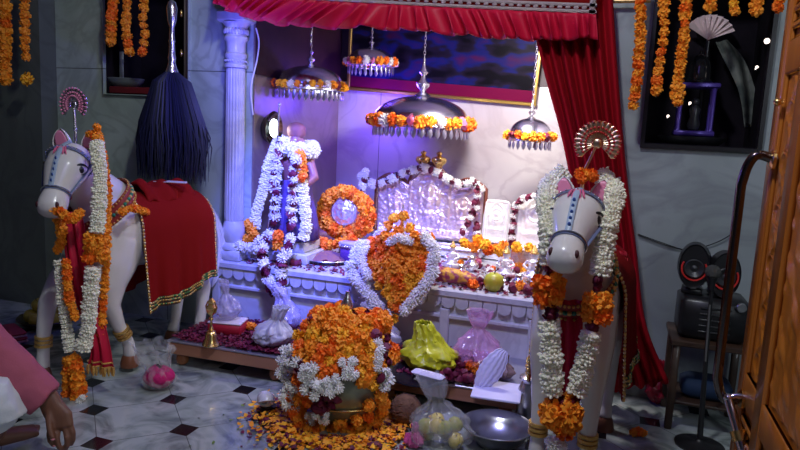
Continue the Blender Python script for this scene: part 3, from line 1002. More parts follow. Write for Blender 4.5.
Y2 = -1.14
garland('horse_garland', 'thick white tuberose and marigold garland round the neck of the right horse', 'garland', [
    ('marigold', [at(593, 176, -.96), at(580, 174, -.96), at(583, 182, -.98)], .024, .9),
    ('tuberose', [at(562, 174, -.85), at(549, 187, -.91), at(547, 210, -1.03), at(550, 235, -1.1), at(550, 262, -1.1)], .036, .6),
    ('rose', [at(551, 270, -1.1), at(550, 275, -1.1)], .022, 1.0),
    ('marigold', [at(542, 284, -1.12), at(541, 302, -1.12)], .036, .62), ('marigold', [at(555, 283, -1.11), at(554, 303, -1.12)], .036, .62),
    ('rose', [at(551, 311, -1.12), at(550, 316, -1.12)], .024, 1.0),
    ('tuberose', [at(549, 324, -1.12), at(551, 350, -1.13), at(552, 375, -1.13), at(552, 392, -1.13)], .038, .58),
    ('rose', [at(555, 398, -1.13), at(562, 402, -1.13)], .025, 1.0),
    ('marigold', [at(552, 412, -1.15), at(565, 425, -1.15), at(572, 412, -1.15), at(562, 432, -1.15)], .043, .5),
    ('white_flower', [at(554, 444, -1.15), at(562, 446, -1.15)], .026, .8),
    ('marigold', [at(568, 396, -1.12), at(570, 410, -1.14)], .02, 1.0),
    ('rose', [at(577, 398, -1.12), at(573, 402, -1.13)], .022, 1.0),
    ('tuberose', [at(577, 390, -1.12), at(583, 370, -1.12), at(588, 345, -1.12), at(591, 334, -1.12)], .035, .6),
    ('rose', [at(592, 328, -1.12), at(592, 322, -1.12)], .022, 1.0),
    ('marigold', [at(590, 314, -1.12), at(591, 296, -1.12)], .034, .62), ('marigold', [at(602, 316, -1.12), at(603, 298, -1.12)], .036, .62),
    ('rose', [at(597, 286, -1.1), at(598, 280, -1.1)], .022, 1.0),
    ('tuberose', [at(601, 272, -1.08), at(604, 250, -1.07), at(608, 225, -1.05), at(614, 204, -1.0), at(613, 188, -.92), at(602, 175, -.87)], .034, .62),
])
root = thing('red_stole', 'red stole hanging between the white garlands of the right horse', 'stole', tuple(at(570, 320, -1.02)))
mb = MB()
La = catmull([at(560, 300, -1.02), at(561, 340, -1.06), at(560, 400, -1.08)], 8); Ra = catmull([at(583, 300, -1.02), at(582, 340, -1.06), at(578, 400, -1.08)], 8)
mb.grid(lambda u, v: pk(La, v).lerp(pk(Ra, v), u) - root.location + Vector((0, .008 * sin(u * 12), 0)), 16, 20)
thicken(part('stole_cloth', mb, REDSATIN, root), .004)
b = blossom('rose', at(618, 256, -.55), .04, thing('red_pompom', 'red cloth pompom at the right side of the right horse', 'pompom', tuple(at(618, 256, -.55))), None, 0, 'pompom')
b.data = rose_mesh('pompom', mat('red pompom', (.5, .01, .03), .7), 21)

# ================================================================== SILVER UMBRELLAS
FRINGE = MB(); FRINGE.tube([(0, 0, 0), (0, 0, -.3), (0, 0, -.65), (0, 0, -1)], [.06, .2, .24, .02], 8, ell=.3, up=(1, 0, 0)); FRINGE = FRINGE.mesh('pendant', mat('dull pendant silver', (.4, .38, .5), .35, .9))
DOME = mat('polished dome silver', (.55, .53, .64), .24, 1.0)


def chhatra(label, c, R_, hd, fin, nf, top, flowers, fr, nfl, glabel, fl=.05):
    root = thing('silver_umbrella', label, 'ritual umbrella', tuple(c), 0, None)
    mb = MB()
    prof = [(R_ * cos(t), hd * sin(t) ** .85) for t in [pi / 2 * i / 12 for i in range(12)]] + [(R_ * .05, hd * 1.0)]
    mb.lathe(prof, n=64, flute=.0, caps=False); 
    o = part('dome', mb, DOME, root); thicken(o, .004)
    mb = MB(); mb.lathe([(R_ * .99, -.02), (R_ * 1.03, -.015), (R_ * 1.01, 0), (R_ * 1.04, .006), (R_ * .97, .012)], n=64, caps=False)
    thicken(part('rim', mb, SILVER, root), .004)
    mb = MB(); mb.lathe([(.03, 0), (.042, .006), (.02, .02), (.012, .03), (.03, .05), (.034, .062), (.014, .08), (.01, .1), (.022, .115), (.01, .135), (.006, .16), (.001, .2)], (0, 0, hd * .98), 16)
    o = part('finial', mb, SILVER, root); 
    if fin != 1: o.scale = (fin,) * 3; o.location = (0, 0, hd * .98 * (1 - fin))
    mb = MB(); n = int((top - c[2] - hd - .17 * fin) / .022 + .6)
    for i in range(n):
        z = hd + .17 * fin + i * .022
        q = Matrix.Rotation(pi / 2 * (i % 2), 3, 'Z')
        mb.tube([q @ Vector((.006 * cos(a), 0, .014 * sin(a))) + Vector((0, 0, z)) for a in [2 * pi * k / 8 for k in range(9)]], .0016, 5)
    if n > 0: part('chain', mb, SILVER, root)
    for k in range(nf):
        a = 2 * pi * k / nf
        o = link('pendant', FRINGE, root, (R_ * 1.0 * cos(a), R_ * 1.0 * sin(a), -.018)); o.scale = (fl,) * 3; o.rotation_euler = (0, 0, a + pi / 2)
    g = thing('flower_ring', glabel, 'garland', tuple(c))
    for k in range(nfl):
        a = 2 * pi * k / nfl
        blossom(flowers[k % len(flowers)], Vector(c) + Vector(((R_ + .01) * cos(a), (R_ + .01) * sin(a), .012 + RN.uniform(-.006, .006))), fr * RN.uniform(.85, 1.15), g)
    mb = MB(); mb.tube([(R_ * cos(2 * pi * k / 40), R_ * sin(2 * pi * k / 40), .012) for k in range(41)], .002, 4); part('thread', mb, THREAD, g)
    return root


chhatra('large silver umbrella hanging over the silver shrine in the middle', at(421, 124, .75), .30, .17, 1.3, 40, 2.05, ['marigold', 'marigold', 'pink_rose', 'marigold', 'marigold', 'white_flower'], .044, 34, 'ring of marigolds and pink roses round the large middle umbrella', .07)
chhatra('silver umbrella hanging at the left above the garlanded idol', at(310, 88, .3), .195, .125, .7, 32, 2.05, ['yellow_marigold', 'yellow_marigold', 'white_flower', 'marigold', 'rose'], .024, 30, 'ring of small yellow flowers round the left umbrella', .05)
chhatra('silver umbrella high behind the frill in front of the painting', at(371, 64, .85), .15, .1, .6, 26, 2.05, ['marigold', 'white_flower', 'pink_rose', 'marigold'], .028, 22, 'ring of orange and white flowers round the highest umbrella', .05)
chhatra('small silver umbrella hanging at the right beside the curtain', at(530, 138, .6), .12, .11, .6, 22, 2.05, ['marigold', 'marigold', 'rose', 'marigold', 'yellow_marigold'], .028, 19, 'ring of marigolds round the small right umbrella', .05)

# ================================================================== PAINTING ON THE NICHE WALL
root = thing('framed_painting', 'large dark painting in a thin gilt frame on the niche wall', 'painting', tuple(at(438, 96, 1.13)))
pw, ph = 1.3, .62
rootm = root
root.rotation_euler = (radians(6), radians(3), 0)


def paint_mat():
    m = bpy.data.materials.new('dark glazed painting'); m.use_nodes = True
    N = m.node_tree.nodes; L = m.node_tree.links; b = N['Principled BSDF']; b.inputs['Roughness'].default_value = .4; b.inputs['Specular IOR Level'].default_value = .04
    tc = N.new('ShaderNodeTexCoord'); n = N.new('ShaderNodeTexNoise'); n.inputs['Scale'].default_value = 4.5; n.inputs['Detail'].default_value = 2
    mp = N.new('ShaderNodeMapping'); mp.inputs['Scale'].default_value = (1, 1, 2.2); L.new(tc.outputs['Object'], mp.inputs['Vector']); L.new(mp.outputs['Vector'], n.inputs['Vector'])
    r = N.new('ShaderNodeValToRGB'); e = r.color_ramp.elements
    e[0].position = .4; e[0].color = (.004, .003, .006, 1); e[1].position = .75; e[1].color = (.07, .004, .02, 1)
    for p, c in ((.5, (.012, .008, .02, 1)), (.56, (.008, .01, .09, 1)), (.61, (.02, .01, .08, 1))):
        k = e.new(p); k.color = c
    L.new(n.outputs['Fac'], r.inputs['Fac'])
    sp = N.new('ShaderNodeSeparateXYZ'); L.new(tc.outputs['Object'], sp.inputs[0])
    lt = N.new('ShaderNodeMath'); lt.operation = 'LESS_THAN'; lt.inputs[1].default_value = .085; L.new(sp.outputs['Z'], lt.inputs[0])
    mx = N.new('ShaderNodeMixRGB'); L.new(lt.outputs[0], mx.inputs['Fac']); L.new(r.outputs['Color'], mx.inputs['Color1']); mx.inputs['Color2'].default_value = (.13, .004, .035, 1)
    L.new(mx.outputs['Color'], b.inputs['Base Color'])
    return m


mb = MB(); mb.box((0, -.012, ph / 2), (pw, .012, ph)); part('canvas', mb, paint_mat(), root, None, False)
mb = MB()
for (cx, cz, dx, dz) in ((0, .0, pw + .03, .022), (0, ph, pw + .03, .022), (-pw / 2, ph / 2, .022, ph), (pw / 2, ph / 2, .022, ph)): mb.bevbox((cx, -.02, cz), (dx, .03, dz), .004)
part('picture_frame', mb, mat('gilt frame', (.4, .25, .06), .35, .8), root, None, False)

# ================================================================== SILVER SHRINE
def relief(name, w_, h_, out_fn, hf, m, nu=110, nv=90, th=.015):
    """embossed plate: out_fn(u)-> top height fraction, hf(x,z)->relief height in metres"""
    mb = MB()

    def fn(u, v):
        x = (u - .5) * w_; zt = out_fn(u) * h_; z = v * zt
        e = min(u, 1 - u) * w_; e2 = min(z, zt - z)
        edge = min(1, max(0, min(e, e2)) / .008)
        return (x, -(hf(x, z, zt) * edge + .004 * edge), z)
    mb.grid(fn, nu, nv)
    n = len(mb.v)

    def back(u, v):
        p = fn(u, v); return (p[0], th, p[2])
    mb.grid(back, nu, 1)
    # side walls
    for us in (0, 1):
        mb.add([(fn(us, 0)), (fn(us, 1)), (fn(us, 1)[0], th, fn(us, 1)[2]), (fn(us, 0)[0], th, 0)], [(0, 1, 2, 3)])
    vs = []
    for i in range(nu + 1): p = fn(i / nu, 1); vs += [p, (p[0], th, p[2])]
    mb.add(vs, [(2 * i, 2 * i + 2, 2 * i + 3, 2 * i + 1) for i in range(nu)])
    return mb


def g2(x, z, cx, cz, sx, sz): return exp(-((x - cx) / sx) ** 2 - ((z - cz) / sz) ** 2)


def figure(x, z, cx, cz, s):
    h = .016 * g2(x, z, cx, cz + .33 * s, .05 * s, .06 * s) + .009 * g2(x, z, cx, cz + .42 * s, .035 * s, .045 * s)
    h += .016 * g2(x, z, cx, cz + .16 * s, .09 * s, .12 * s) + .013 * g2(x, z, cx, cz - .02 * s, .17 * s, .06 * s)
    for sg in (-1, 1):
        h += .009 * g2(x, z, cx + sg * .13 * s, cz + .17 * s, .03 * s, .09 * s) + .008 * g2(x, z, cx + sg * .16 * s, cz + .3 * s, .025 * s, .06 * s)
    r = sqrt((x - cx) ** 2 + (z - cz - .32 * s) ** 2)
    h += .005 * exp(-((r - .12 * s) / (.012 * s)) ** 2)
    return h


TC = at(427, 240, .82); TZ = .44
TC = Vector((at(427, 240, .82).x, .82, TZ + .07))
TW, TH = .70, .46


def tout(u):
    c = abs(u - .5)
    if c < .2: return .80 + .2 * (cos(c / .2 * pi) * .5 + .5) ** .8
    return .70 + .12 * sin((c - .2) / .3 * pi) + .0


def thf(x, z, zt):
    h = .005 * (noise.noise(Vector((x * 45, z * 45, 1))) + .5 * noise.noise(Vector((x * 110, z * 110, 3))))
    h += 1.6 * (figure(x, z, 0, .16, .42) + figure(x, z, -.225, .14, .3) + figure(x, z, .225, .14, .3)) + .7 * (figure(x, z, -.09, .06, .2) + figure(x, z, .09, .06, .2))
    d = zt - z
    h += .006 * exp(-((d - .018) / .006) ** 2) + .004 * exp(-((d - .032) / .004) ** 2) * (1 + sin(x * 400))
    h += .006 * exp(-((abs(abs(x) - .13)) / .007) ** 2)
    h += .006 * exp(-((z - .05) / .006) ** 2) + .005 * (sin(x * 120) * .5 + .5) * (1 if z < .045 else 0)
    return h


root = thing('silver_shrine', 'embossed silver shrine back with three arches under the middle umbrella', 'shrine', tuple(TC))
part('relief_panel', relief('relief_panel', TW, TH, tout, thf, SILVER_BRIGHT, 170, 130), mat('embossed pinkish silver', (.85, .68, .68), .36, .75), root, (0, 0, .02))
mb = MB()
pts = [Vector(((u - .5) * (TW + .03), 0, tout(min(1, max(0, u))) * TH + .035)) for u in [i / 40 for i in range(41)]]
mb.tube([Vector((-TW / 2 - .015, 0, .0))] + pts + [Vector((TW / 2 + .015, 0, .0))], .013, 10); part('wooden_rim', mb, wood('dark red wood', (.13, .03, .015), (.2, .06, .03), 6, (1, 1, 1), .35, .3), root)
mb = MB(); mb.bevbox((0, -.08, -.02), (TW + .08, .24, .07), .006); mb.bevbox((0, -.04, .035), (TW + .04, .12, .022), .006); part('shrine_base', mb, SILVER, root)
for x in (-.055, .05):
    mb = MB(); mb.lathe([(.012, -.03), (.03, 0), (.046, .015), (.05, .03), (.044, .045), (.02, .052), (.012, .06), (.02, .068), (.018, .078), (.004, .084)], (x, 0, 0), 24)
    part('brass_finial', mb, BRASS, root, (0, 0, TH + .03))

g = [at(361, 176, .77), at(374, 184, .77), at(388, 181, .77), at(402, 174, .77), at(424, 168, .77), at(444, 177, .77), at(458, 184, .77), at(474, 182, .77), at(482, 190, .77)]
garland('shrine_garland', 'garland of white flowers and dark roses along the top of the silver shrine', 'garland', [
    (['white_flower', 'white_flower', 'rose'], g, .032, .8),
    (['white_flower', 'white_flower', 'rose'], [at(366, 172, .72), at(362, 190, .72), at(367, 208, .71), at(370, 222, .7)], .032, .85),
    (['rose', 'rose', 'white_flower'], [at(478, 188, .72), at(476, 205, .72), at(468, 222, .7), at(462, 235, .68)], .028, .85)])


def slab(label, px, py, w_, h_, Y, lean=0):
    c = at(px, py, Y); root = thing('silver_plaque', label, 'plaque', (c.x, Y, TZ))
    root.rotation_euler = (radians(-6), 0, 0)
    zb = .11

    def hf(x, z, zt):
        h = .0015 * noise.noise(Vector((x * 90, z * 90, px)))
        r = sqrt((x / (w_ * .33)) ** 2 + ((z - h_ * .5) / (h_ * .42)) ** 2) if z > h_ * .5 else abs(x) / (w_ * .33)
        h += .004 * exp(-((r - 1) / .08) ** 2) + .9 * figure(x, z, 0, h_ * .3, h_ * 1.1)
        e = min(w_ / 2 - abs(x), z, zt - z); h += .005 * exp(-((e - .012) / .005) ** 2)
        return h
    out = lambda u: 1 - .1 * max(0, (abs(u - .5) * 2) ** 8)
    part('relief_panel', relief('r', w_, h_, out, hf, SILVER_BRIGHT, 60, 70), mat('whitish silver leaf', (.95, .92, .86), .45, .35), root, (0, 0, zb))
    mb = MB(); mb.bevbox((0, -.01, zb / 2), (w_ + .01, .09, zb - .002), .004); part('plaque_stand', mb, SILVER, root)
    return root


slab('smaller embossed silver plaque standing right of the silver shrine', 495, 225, .165, .26, .78)
slab('larger bright silver plaque standing nearest the curtain', 534, 225, .22, .32, .62)
garland('plaque_garland', 'dark rose and white garland hung between the two silver plaques', 'garland', [
    (['rose', 'rose', 'white_flower'], [at(477, 225, .7), at(478, 238, .68), at(484, 246, .62)], .026, .9),
    (['rose', 'rose', 'white_flower'], [at(512, 245, .6), at(513, 225, .62), at(515, 208, .62), at(522, 200, .6), at(540, 194, .58), at(552, 200, .56)], .024, .9)])

# ================================================================== THINGS ON THE ALTAR
# garlanded idol at the left of the niche
IY = .12
b0 = at(290, 262, IY)
IX = b0.x + .02
root = thing('garlanded_idol', 'standing idol in a white flower collar and garlands beside the pillar', 'idol', (IX, IY, .44))
SK = mat('idol stone', (.3, .12, .12), .4)
mb = MB(); mb.bevbox((0, 0, .03), (.3, .26, .06), .006); mb.bevbox((0, 0, .09), (.24, .22, .06), .006); part('idol_pedestal', mb, M_ALTAR, root)
mb = MB()
mb.lathe([(.0, .12), (.13, .125), (.12, .2), (.1, .3), (.075, .4), (.07, .44), (.085, .5), (.1, .56), (.07, .6), (.03, .615), (.03, .64)], n=24)
mb.ball((0, -.005, .675), (.043, .048, .055), 16); mb.ball((0, -.052, .67), (.008, .012, .012), 8)
for sg in (-1, 1): mb.tube([(sg * .08, 0, .57), (sg * .13, -.03, .48), (sg * .1, -.11, .43), (sg * .05, -.12, .47)], [.034, .03, .024, .016], 10); mb.ball((sg * .05, -.125, .49), (.016, .014, .024), 8); mb.ball((sg * .044, 0, .675), (.008, .012, .016), 8)
o = part('idol_body', mb, SK, root); remesh(o, .006, 3)
mb = MB()
for sg in (-1, 1): mb.ball((sg * .017, -.046, .683), (.009, .005, .006), 8)
part('eye', mb, mat('eye white', (.8, .78, .76), .2), root)
mb = MB(); mb.lathe([(.045, .7), (.052, .715), (.054, .735), (.05, .755), (.036, .772), (.014, .78), (.004, .782)], n=20); part('turban', mb, mat('pink silver turban', (.36, .14, .15), .4, .5, bump=(200, .8)), root)
mb = MB()
mb.lathe([(.137, .125), (.13, .2), (.112, .3), (.088, .4), (.086, .46)], n=48, flute=.08, nf=16, caps=False)
thicken(part('robe', mb, mat('dark blue purple robe', (.09, .05, .2), .5, bump=(60, .4)), root), .004)
mb = MB(); mb.tube([(-.1, -.13, .13), (-.05, -.14, .47), (-.035, -.14, .86)], .005, 8); mb.ball((-.034, -.14, .87), .011, 10); part('staff', mb, SILVER, root)
IT = Vector((IX, IY, .44))


def I(x, y, z): return IT + Vector((x, y, z))


ringp = [I(.1 * cos(a), -.015 + .1 * sin(a), .625) for a in [2 * pi * k / 12 for k in range(13)]]
garland('flower_collar', 'thick white flower collar round the neck of the standing idol', 'garland', [('white_flower', ringp, .045, .6), ('white_flower', [q + Vector((0, 0, .03)) for q in ringp[:-1]], .03, .8)])
garland('idol_garland', 'white tuberose and dark rose garland draped over the standing idol and altar edge', 'garland', [
    (['white_flower', 'rose'], [at(283, 140, -.0), at(277, 165, -.05), at(275, 195, -.05), at(274, 225, -.06)], .036, .75),
    (['white_flower', 'white_flower', 'rose', 'rose'], [at(270, 233, -.06), at(264, 242, -.1), at(262, 252, -.16), at(264, 266, -.19), at(268, 280, -.19), at(275, 292, -.19), at(282, 284, -.19), at(280, 268, -.18), at(286, 252, -.15), at(292, 236, -.08)], .034, .72),
    (['white_flower', 'rose'], [at(297, 160, -.05), at(293, 180, -.05), at(292, 205, -.06), at(290, 228, -.06)], .034, .8)])
garland('tuberose_garland', 'plain white tuberose garland hanging on both sides of the standing idol', 'garland', [
    ('tuberose', [at(279, 140, .02), at(269, 165, .0), at(263, 190, .0), at(256, 215, .0), at(256, 228, .0)], .032, .7),
    ('tuberose', [at(302, 182, -.0), at(304, 200, -.0), at(306, 225, -.0), at(303, 240, -.0)], .034, .7)])
garland('marigold_tassel', 'short marigold bunch tied at the right side of the standing idol', 'garland', [
    ('marigold', [at(301, 155, -.02), at(302, 180, -.02)], .036, .65)])
garland('marigold_tassel', 'small orange marigold bunch at the foot of the marble pillar', 'flower bunch', [
    ('marigold', [at(248, 224, -.02), at(254, 236, -.05), at(247, 240, -.05)], .034, .8)])
garland('marigold_tassel', 'small marigold bunch hanging inside the looped garland of the standing idol', 'flower bunch', [
    ('marigold', [at(278, 236, -.1), at(277, 246, -.1)], .03, .8)])
garland('white_flower_bunch', 'white flower bunch resting at the altar corner under the pillar', 'flower bunch', [
    ('white_flower', [at(240, 246, -.09), at(254, 249, -.11), at(262, 240, -.1)], .036, .9)])

# silver face idol in a marigold wreath, tilted
c = at(345, 212, .32)
root = thing('silver_face_idol', 'round silver face idol set inside a marigold wreath', 'idol', (c.x, .32, .44))
zc = c.z - .44
mb = MB(); mb.lathe([(.06, 0), (.065, .012), (.03, .03), (.02, zc - .075)], n=20); part('stand', mb, SILVER, root)


def facef(x, z):
    r = sqrt(x * x + z * z)
    h = .006 * noise.noise(Vector((x * 60, z * 60, 5))) + .03 * max(0, 1 - (r / .085) ** 2) ** .5 + .012 * g2(x, z, 0, 0, .012, .03) + .003 * sin(r * 260) * (1 if r > .06 else 0)
    h += .006 * (g2(x, z, -.03, .02, .015, .008) + g2(x, z, .03, .02, .015, .008)) + .006 * g2(x, z, 0, -.04, .025, .008)
    return h


mb = MB()
for (ys, k) in ((1, 0), (-1, 1)):
    def fn(u, v, ys=ys):
        a = 2 * pi * u; r = .085 * v; x = r * cos(a); z = r * sin(a)
        return (x, -facef(x, z) if ys > 0 else .012, z + zc)
    mb.grid(fn, 48, 20)
part('silver_face', mb, SILVER_BRIGHT, root)
wr = [Vector((c.x + .125 * cos(a), .31, c.z + .115 * sin(a))) for a in [2 * pi * k / 16 for k in range(17)]]
wr2 = [Vector((c.x + .165 * cos(a), .33, c.z - .01 + .14 * sin(a))) for a in [2 * pi * k / 16 for k in range(17)]]
garland('marigold_wreath', 'orange marigold wreath round the silver face idol', 'wreath', [('marigold', [at(352, 240, .24), at(338, 244, .24), at(324, 244, .24), at(314, 238, .24)], .036, 1.0), ('marigold', wr, .038, .95), ('marigold', wr2, .032, 1.1)])

# purple silver casket right of the wreath, white cushion
c = at(362, 240, .22)
root = thing('offering_casket', 'small purple and silver casket right of the silver face idol', 'box', (c.x, .2, .44), radians(-15))
mb = MB(); mb.bevbox((0, 0, .05), (.2, .13, .1), .008); part('casket_body', mb, mat('purple brocade', (.16, .06, .3), .5, bump=(120, .5)), root)
mb = MB(); mb.bevbox((0, 0, .112), (.215, .145, .024), .008); part('casket_lid', mb, mat('lilac silk', (.5, .45, .75), .4), root)
mb = MB()
for k in range(12): mb.ball((-.09 + k * .0164, -.072, .1), .008, 6)
part('bead_trim', mb, SILVER, root)

# offering plate with folded pink cloth
c = atz(328, 258, .46)
root = thing('offering_plate', 'round steel plate with mauve offering powder left of the casket', 'plate', (c.x, c.y, .441))
mb = MB(); mb.lathe([(.09, 0), (.13, .004), (.145, .022), (.15, .023), (.148, .026), (.13, .01), (.0, .008)], n=40, caps=False); part('plate_dish', mb, STEEL, root)
mb = MB(); mb.grid(lambda u, v: (.12 * v * cos(2 * pi * u), .12 * v * sin(2 * pi * u), .008 + .05 * (1 - v * v) + .012 * noise.noise(Vector((v * cos(6.28 * u) * 4, v * sin(6.28 * u) * 4, 2))) * (1 - v)), 40, 14)
part('powder_heap', mb, mat('mauve powder', (.2, .09, .13), .9, bump=(150, .6), noise_=((.32, .14, .1), 30, .2)), root)
c = atz(318, 236, .47)
mb = MB(); mb.bevbox((0, 0, .035), (.24, .12, .07), .02); whole('rolled_cloth', mb, mat('mauve silk', (.3, .14, .28), .45, bump=(30, .4)), 'folded mauve cloth lying on the altar between the standing idol and the wreath', 'cloth', (c.x, c.y + .05, .4405), rz=radians(25))

# gold cloth bundle, lemon, apple etc. on the altar edge
c = atz(454, 278, .45)
mb = MB()
rr = random.Random(4)
for i in range(8):
    t = i / 7
    mb.ball(((t - .5) * .2, rr.uniform(-.01, .01), .035 + .012 * sin(t * 3.1)), (.045, .045, .033 + .008 * sin(t * 3.1)), 12)
o = whole('brocade_bundle', mb, mat('gold brocade', (.7, .36, .03), .5, noise_=((.3, .03, .08), 35, .06), bump=(60, .8)), 'rolled gold brocade bundle on the altar edge right of the flower pot', 'cloth bundle', (c.x, -.03, .442), rz=radians(-4)); remesh(o, .006, 3)


def fruit(label, px, py, Y, r, m, z=.44, cat='fruit', nm='fruit', group=None):
    root = thing(nm, label, cat, (at(px, py, Y).x, Y, z + r * .9), 0, group)
    mb = MB(); mb.lathe([(.02 * r, -.88 * r), (.4 * r, -.92 * r), (.8 * r, -.6 * r), (1.0 * r, 0), (.85 * r, .55 * r), (.4 * r, .85 * r), (.1 * r, .8 * r)], n=20); part('fruit_flesh', mb, m, root)
    mb = MB(); mb.tube([(0, 0, .78 * r), (.05 * r, 0, 1.0 * r), (.15 * r, 0, 1.15 * r)], [.06 * r, .05 * r, .07 * r], 6); part('stem', mb, mat('fruit stem', (.12, .07, .03), .8), root)
    return root


fruit('greenish yellow guava on the altar edge beside the brocade bundle', 494, 280, -.06, .052, FRUITG)

# silver vessels and little idols between the plaques and the altar edge


def little_idol(px, Y, s, label, rz=0):
    root = thing('small_silver_idol', label, 'idol', (at(px, 260, Y).x, Y, .44), rz)
    mb = MB(); mb.lathe([(.05 * s, 0), (.055 * s, .01 * s), (.04 * s, .025 * s), (.045 * s, .04 * s)], n=18); part('idol_pedestal', mb, SILVER, root)
    mb = MB(); mb.lathe([(.0, .035 * s), (.05 * s, .045 * s), (.03 * s, .08 * s), (.026 * s, .1 * s), (.034 * s, .125 * s), (.012 * s, .14 * s)], n=16); mb.ball((0, 0, .155 * s), .02 * s, 12)
    for sg in (-1, 1): mb.tube([(sg * .03 * s, 0, .125 * s), (sg * .05 * s, -.01 * s, .1 * s), (sg * .025 * s, -.04 * s, .09 * s)], .009 * s, 8)
    for sg in (-1, 1): mb.tube([(sg * .02 * s, 0, .05 * s), (sg * .06 * s, -.02 * s, .045 * s), (sg * .01 * s, -.05 * s, .045 * s)], .014 * s, 8)
    o = part('idol_body', mb, SILVER_BRIGHT, root); remesh(o, .003 * s, 1)
    mb = MB(); mb.lathe([(.021 * s, .165 * s), (.024 * s, .172 * s), (.014 * s, .19 * s), (.004 * s, .21 * s)], n=12); part('crown', mb, GOLD, root)
    return root


def lota(px, Y, s, label, m=SILVER, z=.44, cat='pot', group=None):
    root = thing('small_ritual_pot', label, cat, (at(px, 260, Y).x, Y, z), 0, group)
    mb = MB(); mb.lathe([(.02 * s, 0), (.03 * s, .004 * s), (.045 * s, .03 * s), (.045 * s, .05 * s), (.022 * s, .072 * s), (.02 * s, .08 * s), (.034 * s, .092 * s), (.03 * s, .093 * s), (.016 * s, .08 * s), (.016 * s, .03 * s)], n=24, caps=False)
    mb.lathe([(0.0001, .004 * s), (.02 * s, .001 * s)], n=24, caps=False)
    part('pot_body', mb, m, root); return root


little_idol(452, .3, .8, 'small silver idol at the foot of the silver shrine')
little_idol(506, .2, .9, 'small seated silver idol in front of the gap between the plaques')
little_idol(534, .18, 1.0, 'small seated silver idol in front of the larger plaque')
lota(520, .05, .8, 'little silver pot between the two front idols near the right end of the altar')
lota(472, .34, .9, 'little silver pot behind the yellow marigolds under the smaller plaque')
lota(462, .12, .8, 'little silver pot behind the gold brocade bundle')

# silver umbrella-topped heap right of the shrine foot: loose decorations


def scatter(name, label, items, group=None):
    root = thing(name, label, 'flowers', items[0][1]); 
    for k, p, r in items: blossom(k, p, r, root)
    return root


rr = random.Random(12)
it = []
for px, py in ((465, 243), (474, 247), (485, 244), (495, 249), (503, 246), (517, 247), (530, 248), (478, 240), (488, 250), (500, 251)):
    p = at(px, py, .45 + rr.uniform(-.04, .04)); it.append((rr.choice(['yellow_marigold', 'marigold', 'yellow_marigold']), Vector((p.x, p.y, max(p.z, .475))), .036))
scatter('marigold_row', 'row of yellow and orange marigolds at the foot of the plaques', it)
it = []
for k in range(46):
    px = rr.uniform(476, 545); py = rr.uniform(258, 284)
    p = atz(px, py, .465); it.append((rr.choice(['white_flower', 'white_flower', 'marigold', 'rose', 'yellow_marigold', 'pink_rose', 'rose']), p, rr.uniform(.018, .03)))
scatter('loose_altar_flowers', 'scattered white, orange and rose blossoms on the right end of the altar', it)
it = []
for k in range(26):
    px = rr.uniform(440, 480); py = rr.uniform(252, 268)
    p = atz(px, py, .46); it.append((rr.choice(['white_flower', 'rose', 'pink_rose', 'marigold']), p, rr.uniform(.016, .026)))
scatter('loose_shrine_flowers', 'scattered small blossoms in front of the silver shrine', it)
it = []
for px, py in ((473, 284), (480, 281), (500, 287), (512, 288), (520, 286), (528, 290), (534, 286), (524, 280)):
    it.append((rr.choice(['marigold', 'rose', 'marigold']), atz(px, py, .465), .032))
scatter('edge_marigolds', 'marigolds and roses along the altar edge right of the guava', it)
petals('rose_petals', 'dark rose petals strewn over the altar top', 'petals', lambda r: (r.uniform(-1.9, -.3), r.uniform(-.13, .45) ** 1, .441), 1500, .012, ROSE, 5)
it = []
for k in range(16):
    it.append(('rose', atz(rr.uniform(290, 372), rr.uniform(256, 264), .455), .026))
scatter('rose_heads', 'dark rose heads along the altar edge left of the middle flower pot', it)

# ---- middle flower pot on the altar edge
c = at(400, 270, -.03); KX = c.x; KC = Vector((KX, -.03, .44))
root = thing('altar_flower_pot', 'silver pot on the altar edge buried under marigolds', 'pot', tuple(KC))
mb = MB(); mb.lathe([(.045, 0), (.06, .005), (.095, .06), (.1, .1), (.075, .155), (.045, .18), (.05, .2), (.065, .215), (.06, .216), (.04, .2), (.04, .15)], n=32, caps=False); part('pot_body', mb, SILVER, root)
LEAF = mat('mango leaf', (.05, .1, .03), .45)
for k in range(9):
    a = 2 * pi * k / 9; mb = MB()
    d = Vector((cos(a), sin(a), 0)); s_ = Vector((-sin(a), cos(a), 0))
    mb.grid(lambda u, v: Vector((0, 0, .2)) + d * (.03 + .1 * v) + Vector((0, 0, .1 * v - .12 * v * v)) + s_ * ((u - .5) * .06 * sin(pi * (.12 + .86 * v))), 4, 8)
    thicken(part('leaf', mb, LEAF, root), .002)
mb = MB(); mb.lathe([(.012, .2), (.016, .25), (.01, .3), (.022, .32), (.018, .34), (.006, .36), (.003, .39)], n=14); part('finial', mb, SILVER, root)
rr = random.Random(9)
it = []


def in_poly(x, y, P):
    c_ = False
    for i in range(len(P)):
        a, b = P[i], P[i - 1]
        if (a[1] > y) != (b[1] > y) and x < (b[0] - a[0]) * (y - a[1]) / (b[1] - a[1]) + a[0]: c_ = not c_
    return c_


